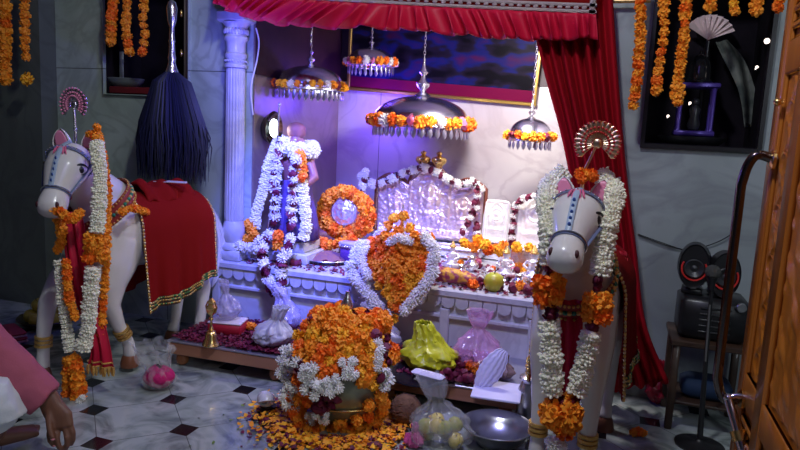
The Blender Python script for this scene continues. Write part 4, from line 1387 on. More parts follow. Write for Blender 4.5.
P1 = [(370, 242), (384, 234), (398, 238), (418, 234), (427, 245), (426, 266), (417, 286), (406, 304), (398, 312), (388, 300), (376, 280), (370, 262)]
pts = []
tries = 0
while len(pts) < 75 and tries < 8000:
    tries += 1
    x = rr.uniform(362, 436); y = rr.uniform(230, 320)
    if in_poly(x, y, P1) and all((x - a) ** 2 + (y - b) ** 2 > 34 for a, b in pts): pts.append((x, y))
for x, y in pts:
    d = ((x - 400) / 36) ** 2
    Y = -.22 + .09 * d + (0 if y > 262 else .03)
    k = 'marigold'
    if x > 405 and y > 270: k = rr.choice(['marigold', 'yellow_marigold', 'yellow_marigold'])
    if (x - 378) ** 2 + (y - 295) ** 2 < 200: k = 'yellow_marigold'
    it.append((k, at(x, y, Y), .03))
for k in range(14):
    a = 2 * pi * k / 14; it.append(('marigold', KC + Vector((.11 * cos(a), .1 * sin(a), .17 + rr.uniform(-.03, .05))), .034))
for x, y in ((388, 226), (394, 218), (404, 216), (410, 228), (416, 236), (398, 230), (385, 234), (424, 240), (430, 238)): it.append((rr.choice(['marigold', 'yellow_marigold']), at(x, y, -.06), .03))
r1 = thing('marigold_mass', 'big orange marigold mass heaped over the middle pot and hanging off the altar', 'flowers', tuple(KC))
for k, p, r in it[:98]: blossom(k, p, r, r1)
garland('pot_garland', 'white flower garland framing the marigold mass of the middle pot', 'garland', [
    ('white_flower', [at(362, 246, -.16), at(354, 257, -.2), at(351, 270, -.22), at(358, 282, -.24), at(368, 294, -.25), at(376, 304, -.26), at(386, 316, -.26)], .034, .6),
    ('white_flower', [at(366, 244, -.18), at(361, 260, -.22), at(370, 278, -.25)], .028, .7),
    ('white_flower', [at(426, 238, -.17), at(434, 250, -.2), at(433, 266, -.22), at(429, 280, -.25), at(418, 294, -.26), at(408, 306, -.27), at(402, 312, -.27)], .034, .6),
    ('yellow_marigold', [at(390, 318, -.2), at(398, 320, -.2)], .026, .9)])
garland('white_flower_bunch', 'small white flower bunch crowning the marigold mass of the middle pot', 'flower bunch', [('white_flower', [at(390, 242, -.2), at(400, 238, -.2), at(412, 243, -.2)], .026, .7), ('white_flower', [at(376, 236, -.1), at(382, 230, -.1)], .022, .7)])

# ================================================================== THE BIG FLOWER-COVERED POT ON THE FLOOR
BC = atz(337, 440, 0.0); BC = Vector((BC.x - .05, BC.y + .17, .22)); BR_ = .2
root = thing('floor_pot', 'big round metal pot on the floor before the platform', 'pot', (BC.x, BC.y, 0))
mb = MB(); mb.lathe([(.0001, .0), (.09, 0), (.1, .02), (.12, .04), (.17, .1), (.195, .18), (.198, .24), (.18, .31), (.14, .37), (.1, .4), (.09, .42), (.1, .425), (.115, .43), (.11, .433), (.085, .41), (.085, .4), (.13, .33)], n=48, caps=False)
part('pot_body', mb, mat('greenish worn brass', (.33, .34, .2), .35, .7, noise_=((.2, .2, .16), 12, .2)), root)
mb = MB()
for z in (.12, .3): mb.tube([Vector((.002 + (.181 if z < .2 else .184) * cos(a), (.181 if z < .2 else .184) * sin(a), z)) for a in [2 * pi * k / 48 for k in range(49)]], .004, 8)
part('pot_band', mb, BRASS, root)
rr = random.Random(31)


def patch(root, poly, kind, r, gap, c, R_, flat=1.0, n=60, off=0.0):
    xs = [p[0] for p in poly]; ys = [p[1] for p in poly]; pts = []; tr = 0; kk = kind if isinstance(kind, list) else [kind]
    while len(pts) < n and tr < 6000:
        tr += 1
        x = rr.uniform(min(xs), max(xs)); y = rr.uniform(min(ys), max(ys))
        if in_poly(x, y, poly) and all((x - a) ** 2 + (y - b) ** 2 > gap * gap for a, b in pts): pts.append((x, y))
    for x, y in pts: blossom(rr.choice(kk), hit(x, y, c, R_ + off, flat), r * rr.uniform(.85, 1.15), root)
    return len(pts)


g1 = thing('pot_marigold_garland', 'thick marigold garlands heaped over the big floor pot', 'garland', (BC.x, BC.y, .42))
CT = Vector((BC.x, BC.y, .25)); RT = .215
patch(g1, [(300, 330), (318, 318), (345, 312), (368, 320), (380, 340), (384, 370), (372, 384), (358, 378), (345, 372), (330, 384), (316, 378), (305, 372), (296, 352)], ['marigold', 'marigold', 'marigold', 'yellow_marigold'], .032, 7.6, CT, RT, 1.1, 56)
patch(g1, [(288, 395), (300, 376), (310, 384), (308, 410), (318, 420), (326, 430), (308, 434), (292, 420)], ['marigold'], .03, 8, CT, RT + .01, 1.12, 18)
patch(g1, [(352, 420), (366, 408), (378, 395), (388, 392), (388, 405), (376, 424), (358, 434), (330, 436), (326, 424)], ['marigold'], .031, 8, CT, RT + .01, 1.12, 24)
g2_ = thing('pot_back_garland', 'marigold garland on the far side of the big floor pot', 'garland', (BC.x, BC.y, .42))
for k in range(34):
    a = radians(10) + radians(160) * (k % 17) / 16; z = .3 if k < 17 else .42; r_ = .2 if k < 17 else .16
    blossom('marigold', (BC.x + r_ * cos(a), BC.y + r_ * sin(a), z + rr.uniform(-.02, .02)), .033, g2_)
r2 = thing('pot_crown_flowers', 'marigolds and red roses crowning the neck of the big floor pot', 'flowers', (BC.x, BC.y, .45))
for k in range(38):
    a = rr.uniform(0, 6.28); q = sqrt(rr.uniform(0, 1)) * .14
    blossom(rr.choice(['marigold', 'marigold', 'yellow_marigold', 'rose', 'marigold']), (BC.x + q * cos(a), BC.y + q * sin(a), .45 - q * .3 + rr.uniform(0, .02)), .031, r2)
mb = MB(); mb.lathe([(.02, .0), (.026, .03), (.01, .06), (.008, .08)], n=12)
part('finial', mb, SILVER, r2, (0, 0, .02))
g3 = thing('pot_white_garland', 'white flower garland running down the big floor pot', 'garland', (BC.x, BC.y, .42))
patch(g3, [(282, 352), (296, 350), (300, 362), (290, 372), (296, 392), (300, 408), (290, 412), (284, 395), (279, 372)], 'white_flower', .029, 7.5, CT, RT + .02, 1.12, 18)
patch(g3, [(302, 366), (312, 366), (318, 380), (335, 376), (340, 388), (330, 394), (316, 396), (304, 388)], 'white_flower', .026, 7, CT, RT + .03, 1.12, 16)
patch(g3, [(340, 362), (354, 362), (356, 374), (344, 376)], 'white_flower', .024, 7, CT, RT + .03, 1.12, 6)
patch(g3, [(376, 334), (386, 336), (390, 360), (388, 388), (378, 388), (378, 365)], ['white_flower', 'white_flower', 'rose'], .026, 7, CT, RT + .02, 1.12, 14)
patch(g3, [(304, 414), (326, 414), (326, 422), (306, 422)], 'white_flower', .02, 6, CT, RT + .03, 1.12, 6)
g4 = thing('pot_rose_garland', 'dark rose cluster in the middle of the big floor pot', 'flowers', (BC.x, BC.y, .3))
patch(g4, [(312, 394), (332, 392), (340, 402), (328, 412), (316, 410)], 'rose', .026, 6.5, CT, RT + .02, 1.12, 12)
patch(g4, [(294, 358), (304, 358), (304, 370), (296, 370)], 'rose', .022, 6.5, CT, RT + .02, 1.12, 4)
fl = atz(328, 436, 0)
petals('marigold_petals', 'ring of loose orange and yellow marigold petals on the floor round the big pot', 'petals',
       lambda r: (lambda a, q: (BC.x - .02 + q * cos(a) * 1.08, BC.y - .02 + q * sin(a), .001 + .018 * r.random()))(r.uniform(0, 6.28), .17 + min(.2, abs(r.gauss(0, .075)))), 3300, .013, [ORANGE, ORANGE, YELLOW, ROSE], 6)
petals('rose_petals', 'dark rose petals heaped over the top of the low platform', 'petals',
       lambda r: (lambda t, q: (PA.x + t * (PB - PA).x - q * sin(PROT), PA.y + t * (PB - PA).y + q * cos(PROT), PZ + .001 + .012 * r.random()))(r.uniform(.005, .93), r.uniform(.012, .44)), 9000, .011, ROSE, 8)
petals('stray_petals', 'few dark petals strewn on the marble floor by the conch', 'petals', lambda r: (r.gauss(-1.25, .12), r.gauss(-.98, .12), .001), 70, .009, [ROSE, GREENFL], 9)

# ================================================================== THINGS ON THE PLATFORM
def pos(px, py, z=PZ + .005): v = atz(px, py, z); return (v.x, v.y, z)


root = thing('hand_bell', 'brass hand bell standing at the left end of the platform', 'bell', pos(211, 345))
mb = MB(); mb.lathe([(.04, 0), (.042, .004), (.036, .014), (.029, .03), (.027, .052), (.02, .068), (.006, .074)], n=28); part('bell_cup', mb, BRASS, root)
mb = MB(); mb.lathe([(.006, .07), (.012, .08), (.007, .09), (.006, .12), (.012, .13), (.007, .14), (.01, .15)], n=14); part('handle', mb, BRASS, root)
mb = MB(); mb.lathe([(.01, .15), (.02, .165), (.024, .185), (.012, .2), (.018, .212), (.006, .23)], n=10, flute=.2, nf=5); mb.tube([(-.022, 0, .16), (-.03, 0, .19), (-.018, 0, .215)], .004, 6); mb.tube([(.022, 0, .16), (.03, 0, .19), (.018, 0, .215)], .004, 6)
part('bell_crown', mb, BRASS, root)


def bag(label, loc, w_, h_, m, seed, neck=.18, tilt=(0, 0), nm='plastic_bag', flare=.35, fill=None, depth=1.0, rz=0, cat='bag', group=None, neck_at=.68):
    root = thing(nm, label, cat, loc, rz, group)
    mb = MB()

    def fn(u, v):
        a = 2 * pi * u
        if v < neck_at:
            t = v / neck_at; r = w_ / 2 * (sin(pi * (.06 + .9 * t)) ** .55) * (1 - .0 * t); r = r * (1 - t ** 3) + w_ / 2 * neck * t ** 3
        else:
            t = (v - neck_at) / (1 - neck_at); r = w_ / 2 * (neck + (flare - neck) * t ** .8)
        z = h_ * v if v > .06 else h_ * .06 * v / .06
        if v == 0: r = w_ * .2
        P = Vector((cos(a) * 2.2 + seed * 7, sin(a) * 2.2, v * 5))
        k = 1 + .28 * noise.noise(P) + .12 * noise.noise(P * 3.1) + .09 * sin(a * 9 + 4 * v + seed) * min(1, v * 2)
        x = r * k * cos(a); y = r * k * sin(a) * depth
        z2 = z + (.05 * h_ * noise.noise(P * 1.7) if v > .1 else 0)
        return (x + tilt[0] * v * v * h_, y + tilt[1] * v * v * h_, max(.001, z2))
    mb.grid(fn, 64, 34)
    mb.add([fn(i / 24, 0) for i in range(24)], [tuple(range(24))[::-1]])
    o = part('bag_film', mb, m, root); thicken(o, .0012)
    return root


# red gift box with a clear bag on it
root = thing('gift_box', 'red gift box with white lid lying right of the brass hand bell', 'box', pos(228, 332), radians(12))
mb = MB(); mb.bevbox((0, 0, .028), (.17, .12, .056), .004); part('box_body', mb, mat('red card', (.4, .01, .03), .45), root)
mb = MB(); mb.bevbox((0, -.0, .061), (.172, .122, .01), .003); part('box_lid', mb, mat('pale card', (.7, .62, .7), .5), root)
q = pos(228, 332); bag('crumpled clear plastic bag standing on the red gift box', (q[0] + .0, q[1], PZ + .074), .13, .2, mat('lavender film', (.6, .55, .8), .15, alpha=.3, spec=1.0), 3, .2, (-.15, 0))
garland('marigold_tassel', 'single marigold pair lying on the platform right of the gift box', 'flowers', [('marigold', [Vector(pos(249, 326, PZ + .03)), Vector(pos(256, 327, PZ + .03))], .026, .9)], thread=False)
bag('white plastic bag slumped on the platform behind the big pot', pos(272, 345), .2, .2, WHITEPL, 5, .25, (.25, 0), flare=.4)
bag('clear plastic sheet standing against the altar behind the big pot', pos(288, 328), .15, .24, mat('lavender film', (.6, .55, .8), .15, alpha=.3), 6, .4, (-.4, .0), flare=.6)
bag('grey plastic bag propped between the big pot and the altar', pos(378, 350), .24, .22, mat('grey film', (.62, .6, .72), .25, alpha=.45), 8, .25, (-.2, .1), flare=.5)
bag('lime green plastic bag bulging on the platform below the altar', pos(430, 368), .27, .21, LIMEPL, 11, .45, (-.22, .0), flare=.25)
bag('pink translucent bag tied up on the platform below the guava', pos(476, 368), .23, .27, PINKPL, 13, .22, (.0, 0), flare=.5, neck_at=.72)
# dark tray under the lime bag
root = thing('black_tray', 'shallow black tray on the platform under the lime green bag', 'tray', pos(418, 378, PZ + .0065))
mb = MB(); mb.lathe([(.0001, 0), (.11, .0), (.14, .018), (.146, .018), (.143, .024), (.11, .006), (.0001, .005)], n=36, caps=False); part('tray_dish', mb, mat('black enamel', (.015, .012, .02), .25), root)
mb = MB(); mb.bevbox((0, 0, .011), (.15, .05, .022), .01); o = whole('folded_paper', mb, PAPER, 'white folded paper lying on the black tray', 'paper', pos(428, 377, PZ + .034), rz=radians(-12))
mb = MB()


def pk_fn(u, v):
    x = (u - .5) * .1 * (.3 + .7 * sin(pi * v) ** .7); th = .018 * sin(pi * u) * sin(pi * min(1, v * 1.02)) ** .5
    return x, th, v * .2


for s_ in (1, -1): mb.grid(lambda u, v, s_=s_: (pk_fn(u, v)[0] + .0018 * sin(v * 40), s_ * (pk_fn(u, v)[1] + .002 * sin(u * 30)) + .0, pk_fn(u, v)[2]), 24, 24)
o = whole('paper_packet', mb, PAPER, 'lavender white striped paper packet leaning at the right end of the platform', 'packet', pos(478, 389), rz=radians(8)); o.rotation_euler = (radians(-12), radians(30), radians(8))
mb = MB(); mb.bevbox((0, 0, .005), (.2, .2, .01), .003); whole('folded_paper', mb, PAPER, 'pale folded sheet spread at the right corner of the platform', 'paper', pos(497, 392, PZ + .008), rz=radians(5))
garland('marigold_tassel', 'marigold pair on the rose petals left of the paper packet', 'flowers', [('marigold', [Vector(pos(469, 366, PZ + .04)), Vector(pos(474, 368, PZ + .035))], .03, .9)], thread=False)
it = []
for k in range(30):
    p = pos(rr.uniform(442, 474), rr.uniform(366, 386)); it.append(('rose', (p[0], p[1], PZ + .03 + rr.uniform(0, .02)), .022))
scatter('rose_heads', 'heap of dark rose heads on the platform left of the paper packet', it)
bag('small brown paper wrapped bundle behind the paper packet', pos(503, 378), .1, .11, mat('brown film', (.3, .2, .17), .4, alpha=.9), 15, .3)

# ================================================================== THINGS ON THE FLOOR
def fpos(px, py, z=0.0): v = atz(px, py, z); return (v.x, v.y, z)


# conch on a little black stand
root = thing('conch_shell', 'white conch shell on a small dark stand left of the big floor pot', 'shell', fpos(268, 412, .0))
mb = MB(); mb.lathe([(.04, 0), (.045, .006), (.03, .02), (.036, .03)], n=20); part('stand', mb, BLACKPL, root)
mb = MB()
rings = []
for i in range(26):
    t = i / 25; a = t * 2 * pi * 2.2; rad = .036 * (1 - t) ** .8
    rings.append((Vector((.03 * t * 0 + .012 * cos(a) * (1 - t), -.035 + .08 * t, .06 + .012 * sin(a) * (1 - t))), max(.003, rad)))
mb.tube([r[0] for r in rings], [r[1] for r in rings], 18)
for k in range(12): t = k / 11; a = t * 12; r = .036 * (1 - t) ** .8; mb.ball((r * cos(a), -.03 + .07 * t, .06 + r * sin(a)), max(.003, .009 * (1 - t)), 8)
part('shell_body', mb, mat('white shell', (.75, .72, .75), .3), root)

mb = MB(); mb.ball((0, 0, .065), (.066, .062, .064), 24)
rr = random.Random(2)
for k in range(60):
    d = Vector((rr.gauss(0, 1), rr.gauss(0, 1), rr.gauss(0, 1))).normalized(); p = Vector((0, 0, .065)) + Vector((d.x * .065, d.y * .061, d.z * .063)); t = d.cross(Vector((0, 0, 1)))
    if t.length < .1 or p.z < .02: continue
    mb.tube([p, p + t * .015 + d * .003, p + t * .03 + d * .006], [.002, .0015, .0005], 4)
whole('coconut', mb, BARKWOOD, 'brown husky coconut on the floor right of the big pot', 'coconut', fpos(405, 424))

# bag of fruit and flowers
BP = fpos(440, 446)
bag('clear plastic bag full of fruit between the coconut and the steel bowl', BP, .26, .27, CLEARPL, 21, .22, (-.2, .0), flare=.45)
rr = random.Random(5)
for k in range(9):
    a = 2 * pi * k / 9; q = .06 if k < 6 else .025
    r_ = rr.uniform(.026, .034)
    fr = fruit('green and yellow fruits packed in the clear plastic bag on the floor', 400, 300, 0, r_, FRUITG if k % 3 else FRUITY, 0, 'fruit', 'fruit', 'fruits in the clear bag')
    fr['label'] = 'fruit at the bottom of the clear plastic bag on the floor' if k < 6 else 'fruit on top of the others in the clear plastic bag'
    fr.location = (BP[0] + q * cos(a), BP[1] + q * sin(a), r_ + .004 + (.055 if k >= 6 else 0) + (.045 if k % 2 and k < 6 else 0))
    fr.rotation_euler = (rr.uniform(-.6, .6), rr.uniform(-.6, .6), rr.uniform(0, 6))
bag('small pink bag beside the coconut at the bottom of the view', fpos(414, 446), .08, .09, mat('hot pink film', (.7, .1, .3), .25, alpha=.9), 17, .3)

root = thing('steel_bowl', 'wide shallow steel bowl on the floor in front of the platform corner', 'bowl', fpos(496, 444))
mb = MB(); mb.lathe([(.0001, 0), (.07, 0), (.075, .006), (.11, .04), (.13, .075), (.142, .08), (.141, .084), (.127, .079), (.105, .044), (.07, .01), (.0001, .008)], n=48, caps=False); part('bowl_body', mb, STEEL, root)
root = thing('steel_can', 'tall steel can standing on the floor behind the steel bowl', 'can', fpos(527, 424))
mb = MB(); mb.lathe([(.0001, 0), (.05, 0), (.052, .01), (.052, .15), (.04, .17), (.035, .19), (.045, .2), (.043, .202), (.03, .19)], n=32, caps=False); part('can_body', mb, STEEL, root)
mb = MB(); mb.lathe([(.046, .2), (.047, .21), (.02, .222), (.006, .225), (.01, .24), (.004, .245)], n=24); part('lid', mb, STEEL, root)

# pink powder bag near the left horse
q = fpos(159, 388)
bag('clear plastic bag half filled with pink powder near the platform corner', q, .15, .2, mat('thin clear film', (.8, .82, .82), .2, alpha=.1), 25, .75, (-.2, 0), flare=1.15, neck_at=.5)
mb = MB()
mb.grid(lambda u, v: ((.072 * sin(pi * (.03 + .94 * v)) ** .6) * cos(2 * pi * u), .064 * sin(pi * (.03 + .94 * v)) ** .6 * sin(2 * pi * u), .004 + .1 * v + .006 * sin(u * 19) * v), 32, 16)
whole('pink_powder', mb, mat('magenta powder', (.5, .006, .13), .85, bump=(80, .6)), 'magenta powder lump inside the clear bag near the platform corner', 'powder', q)

# fruit plate at far left
FP = fpos(47, 326)
root = thing('fruit_plate', 'dark round plate holding yellow fruit on the floor behind the left horse', 'plate', FP)
mb = MB(); mb.lathe([(.0001, 0), (.07, 0), (.12, .02), (.15, .05), (.156, .051), (.153, .056), (.12, .026), (.07, .008), (.0001, .006)], n=40, caps=False); part('plate_dish', mb, mat('dark bronze', (.12, .09, .05), .35, .8), root)
rr = random.Random(3)
for k, (x, y, z) in enumerate([(-.07, -.04, .06), (.0, -.07, .055), (.07, -.03, .06), (.04, .06, .06), (-.05, .06, .06), (.0, 0, .07), (-.03, -.02, .125), (.04, -.01, .12), (.0, .04, .125), (.01, .01, .175)]):
    fr = fruit('plump yellow fruits heaped on the dark plate behind the left horse', 400, 300, 0, .042, FRUITY, 0, 'fruit', 'fruit', 'yellow fruits on the dark plate')
    fr['label'] = 'topmost yellow fruit of the heap on the dark plate' if k == 9 else 'yellow fruit in the middle tier of the heap on the dark plate' if k > 5 else 'yellow fruit lying in the dark plate as the bottom layer'
    fr.location = (FP[0] + x, FP[1] + y, z); fr.rotation_euler = (rr.uniform(-.8, .8), rr.uniform(-.8, .8), 0)

# folded pink cloth
mb = MB()
for k in range(4): mb.bevbox((.004 * k, -.003 * k, .008 + .016 * k), (.2, .14, .015), .006, k % 2)
whole('folded_cloth', mb, [mat('pale pink cloth', (.65, .35, .36), .85), mat('red cloth', (.45, .05, .06), .8)], 'folded pink and red cloth on the floor behind the sitting person', 'cloth', fpos(8, 340), rz=radians(-25))

# ================================================================== WALL LAMP AND CABLES
c = at(256, 128, .02)
root = thing('wall_lamp', 'lit white energy saving bulb in a round holder behind the pillar', 'lamp', (NX0 + .0, .12, c.z))
root.location.x += .011
mb = MB(); mb.lathe([(.05, 0), (.05, .012), (.03, .02), (.02, .04), (.02, .06)], n=24, axis=Matrix.Rotation(pi / 2, 3, 'Y')); part('lamp_holder', mb, BLACKPL, root)
mb = MB(); mb.ball((.075, -.03, .005), (.026, .024, .05), 18); mb.tube([(.05, 0, 0), (.075, -.02, -.04)], .012, 10)
part('bulb', mb, mat('lit bulb', (.9, .95, .9), .4, emit=(.85, 1.0, .92), estr=22), root)
mb = MB(); mb.lathe([(.03, .0), (.075, .02), (.1, .06), (.098, .062), (.07, .022), (.03, .004)], (0, 0, 0), 28, axis=Matrix.Rotation(pi / 2 - .0, 3, 'Y'), caps=False); part('reflector', mb, DARKCHROME, root)
mb = MB(); mb.tube(catmull([atx(256, 28, NX0 + .03), atx(259, 42, NX0 + .03), atx(257, 60, NX0 + .028), atx(251, 88, NX0 + .02), atx(253, 115, NX0 + .018)], 8), .004, 6)
whole('white_cable', mb, mat('white cable', (.75, .75, .8), .5), 'white cable running down the niche side wall to the lit bulb', 'cable')
mb = MB(); mb.tube(catmull([at(638, 234, -.01), at(660, 242, -.012), at(685, 250, -.012), at(700, 248, -.012), at(722, 240, -.012), at(740, 228, -.012)], 8), .0022, 6)
whole('black_cable', mb, BLACKPL, 'thin black cable sagging across the right wall above the speakers', 'cable')
mb = MB(); mb.tube(catmull([at(638, 235, -.015), at(665, 245, -.016), at(688, 252, -.016), at(706, 262, -.1)], 8), .002, 6)
whole('speaker_cable', mb, BLACKPL, 'second thin cable dropping from the right wall to the tall oval speaker', 'cable')

# ================================================================== HAIR WHISK
c = at(172, 66, -.2)
root = thing('hair_whisk', 'big dark hair whisk with a silver handle hanging on the left wall', 'whisk', (c.x, -.2, c.z))
mb = MB(); mb.lathe([(.034, -.05), (.034, -.03), (.026, -.01), (.018, .02), (.021, .04), (.017, .06), (.014, .12), (.018, .13), (.014, .14), (.012, .2), (.017, .215), (.024, .24), (.028, .3), (.02, .33), (.008, .34)], n=24); part('handle', mb, SILVER, root)
mb = MB(); rr = random.Random(8)
for i in range(900):
    a = rr.uniform(0, 2 * pi); q = sqrt(rr.random()); L = rr.uniform(.42, .64); sp = .2 * q
    ca, sa = cos(a), sin(a)
    p1 = Vector((.028 * q * ca, .028 * q * sa, -.03)); p2 = Vector((.55 * sp * ca, .4 * sp * sa, -.08 - .02 * rr.random())); p3 = Vector((sp * ca, .55 * sp * sa, -.3)); p4 = Vector((1.05 * sp * ca + rr.gauss(0, .012), .6 * sp * sa, -L)); 
    m_ = p3.lerp(p4, .5) + Vector((rr.gauss(0, .008), 0, 0)) + Vector((.08 * sp * ca, 0, 0))
    mb.tube([p1, p2, p3, m_, p4], [.003, .0045, .0045, .0035, .0008], 4)
o = part('hair', mb, BLACKHAIR, root); o['kind'] = 'stuff'
mb = MB(); mb.tube([(0, 0, .34), (0, .04, .42), (0, .2, .5)], .003, 6); part('hanging_cord', mb, THREAD, root)

# ================================================================== HANGING MARIGOLD STRINGS
def string(label, pts, r, sp, group, kinds=('marigold',), extra=.1):
    top = pts[0] + Vector((0, 0, extra))
    g = garland('marigold_string', label, 'garland', [(list(kinds), [top] + list(pts), r, sp)], group)
    mb = MB(); mb.tube([top - g.location, (top.x - g.location.x, .0 - top.y + 0.0 if False else (-.001 - top.y) + top.y - g.location.y, top.z - g.location.z + .05)], .0012, 4); part('thread', mb, THREAD, g)
    return g


GL = 'marigold strings on the left walls'
Yp = -.3
string('marigold string nearest the left edge of the photo', [at(5, 0, Yp), at(6, 30, Yp), at(5, 60, Yp), at(6, 82, Yp)], .036, 1.25, GL)
_g = string('marigold string right of the one nearest the left edge, ending in a yellow bloom', [at(25, 0, Yp), at(25, 40, Yp), at(26, 62, Yp)], .03, 1.5, GL)
blossom('yellow_marigold', at(27, 79, Yp), .04, _g)
Yl = -.12
string('thick marigold string at the left side of the left window', [at(113, 0, Yl), at(111, 25, Yl), at(110, 46, Yl)], .034, .95, GL)
string('middle marigold string in front of the left window, the longest there', [at(127, 5, Yl), at(126, 25, Yl), at(128, 45, Yl), at(131, 57, Yl)], .03, 1.3, GL)
string('marigold string with gaps at the right of the three before the left window', [at(144, 0, Yl), at(143, 20, Yl), at(145, 38, Yl), at(142, 56, Yl)], .028, 1.7, GL)
GR = 'marigold strings before the right window'
Yr = -.16
string('marigold string hanging on the bare wall left of the right window', [at(641, 0, Yr), at(640, 30, Yr), at(639, 60, Yr), at(636, 85, Yr), at(633, 106, Yr)], .027, 1.25, GR)
string('marigold string with gaps over the left frame of the right window', [at(664, 8, Yr), at(664, 30, Yr), at(660, 60, Yr), at(657, 80, Yr), at(656, 97, Yr)], .025, 1.6, GR)
string('long marigold string in front of the small purple temple model', [at(686, 0, Yr), at(684, 30, Yr), at(681, 60, Yr), at(678, 85, Yr), at(677, 108, Yr)], .027, 1.2, GR)
string('short marigold string with a yellow bloom above the right window', [at(734, 0, Yr), at(734, 12, Yr)], .022, 1.4, GR, ('marigold', 'yellow_marigold'), .08)
string('short marigold string above the right corner of the right window', [at(757, 2, Yr), at(756, 12, Yr)], .028, 1.0, GR, ('marigold',), .08)
string('short marigold string nearest the carved orange door', [at(780, 0, Yr), at(777, 12, Yr)], .024, 1.1, GR, ('marigold',), .08)
string('short marigold string in front of the bright reflection shape', [at(711, 0, Yr), at(711, 10, Yr)], .024, 1.1, GR, ('marigold',), .08)

# ================================================================== INSIDE THE WINDOW NICHES
root = thing('red_shelf_box', 'dark red low box filling the floor of the left window', 'box', ((WX0 + WX1) / 2, .13, WZ0 + .005))
mb = MB(); mb.bevbox((0, 0, .02), (WX1 - WX0 - .02, .24, .04), .004); part('box_body', mb, MAROON, root)
root = thing('grey_dish', 'dark grey oval dish on the red box in the left window', 'dish', (at(128, 80, .1).x, .08, WZ0 + .046))
mb = MB(); mb.lathe([(.0001, 0), (.07, .0), (.11, .03), (.12, .05), (.118, .052), (.1, .03), (.0001, .01)], n=32, caps=False); o = part('dish_body', mb, mat('grey enamel', (.16, .18, .19), .35), root); o.scale = (1, .75, 1)
mb = MB(); mb.bevbox((0, 0, .1), (.03, .006, .2), .002); mb.tube([(-.06, 0, .012), (-.02, -.01, .02), (.03, 0, .01), (.09, .0, .008)], [.004, .009, .006, .003], 8); whole('white_ribbon', mb, mat('pale ribbon', (.5, .55, .5), .6), 'pale upright ribbon standing in the grey dish of the left window', 'ribbon', (at(124, 70, .1).x, .08, WZ0 + .056))
root = thing('window_shutter', 'beige shutter panel standing at the right side of the left window', 'shutter', (WX1 - .045, .06, WZ0 + .047))
mb = MB(); mb.bevbox((0, 0, .33), (.07, .03, .66), .005); part('shutter_board', mb, mat('beige panel', (.36, .32, .28), .6), root)
for z in (.2, .42):
    mb = MB(); mb.ball((-.045, -.02, z), (.008, .008, .024), 10); part('brass_knob', mb, BRASS, root)

PM = mat('purple enamel', (.08, .045, .3), .3, .3)
c = at(694, 118, .1)
root = thing('black_oval_tray', 'black oval tray under the purple temple model in the right window', 'tray', (c.x, .1, RZ0 + .006))
mb = MB(); mb.lathe([(.0001, 0), (.1, 0), (.125, .02), (.13, .035), (.126, .036), (.1, .012), (.0001, .01)], n=40, caps=False); o = part('tray_dish', mb, BLACKPL, root); o.scale = (1.15, .7, 1)
mb = MB()
root2 = thing('temple_model', 'small purple four-post temple model with a black dome in the right window', 'temple model', (c.x, .1, RZ0 + .045))
mb.bevbox((0, 0, .012), (.17, .12, .024), .004); part('base_slab', mb, PM, root2)
for sx in (-1, 1):
    for sy in (-1, 1):
        mb = MB(); mb.lathe([(.012, .024), (.009, .034), (.009, .2), (.013, .215)], (sx * .068, sy * .045, 0), 14); part('post', mb, PM, root2)
mb = MB(); mb.bevbox((0, 0, .226), (.18, .13, .022), .005); part('top_slab', mb, PM, root2)
mb = MB(); mb.lathe([(.058, .237), (.062, .245), (.052, .26), (.05, .3), (.042, .335), (.022, .36), (.008, .368), (.004, .385)], n=32); part('dome', mb, mat('black lacquer', (.01, .01, .012), .12), root2)
mb = MB(); mb.lathe([(.02, .03), (.028, .05), (.018, .09), (.024, .12), (.012, .14)], n=16); mb.ball((0, 0, .155), .018, 12); part('inner_figure', mb, mat('dark stone', (.05, .05, .055), .3), root2)
LED = mat('small lit lamp', (1, .9, .8), .4, emit=(1.0, .85, .75), estr=2.5)
for lab, px, py in (('tiny lit lamp on the front of the black oval tray', 690, 103), ('tiny lit lamp at the left end of the black oval tray', 668, 116), ('bright tiny lamp on the right frame of the right window', 767, 41), ('tiny lit lamp low on the right frame of the right window', 757, 67)):
    mb = MB(); Yq = .02 if px < 700 else -.03
    p = at(px, py, Yq); mb.ball((0, 0, 0), .006 if py != 41 else .012, 10); mb.tube([(0, 0, 0), (0, .03, -.005)], .003, 6)
    whole('fairy_light', mb, LED, lab, 'lamp', p)
mb = MB()
for k in range(9):
    a = radians(20 + 14 * k); d = Vector((cos(a), 0, sin(a))); e = Vector((cos(a + .24), 0, sin(a + .24)))
    mb.add([Vector((0, 0, 0)), d * .115 + Vector((0, -.012, 0)), e * .115 + Vector((0, .012, 0)), Vector((0, .003, 0)), d * .115 + Vector((0, -.009, 0)), e * .115 + Vector((0, .015, 0))], [(0, 1, 2), (3, 5, 4), (0, 3, 4, 1), (0, 2, 5, 3), (1, 4, 5, 2)])
c = at(708, 40, .2)
whole('reflection_fan', mb, mat('pale pink reflection', (.95, .75, .75), .4, .2), 'pale pink fan shape added as a bright reflection behind the black dome in the right window', 'fan', (c.x, .2, c.z), smooth=False)  # pale fan shape stands in for a bright reflection inside the niche
mb = MB(); mb.bevbox((0, 0, (c.z - RZ0) / 2), (.02, .02, c.z - RZ0 - .006), .003); o = whole('reflection_stick', mb, FRAMEBK, 'added dark stick holding the pale pink reflection shape in the right window', 'stick', (c.x, .2, RZ0))
mb = MB()
La = catmull([at(716, 42, .14), at(726, 62, .13), at(738, 90, .12), (at(744, 128, .12))], 8); Ra = catmull([at(728, 40, .2), at(745, 60, .2), at(756, 95, .19), at(760, 126, .17)], 8)
mb.grid(lambda u, v: pk(La, v).lerp(pk(Ra, v), u) + Vector((0, .02 * sin(u * 7 + v * 5), 0)), 30, 24)
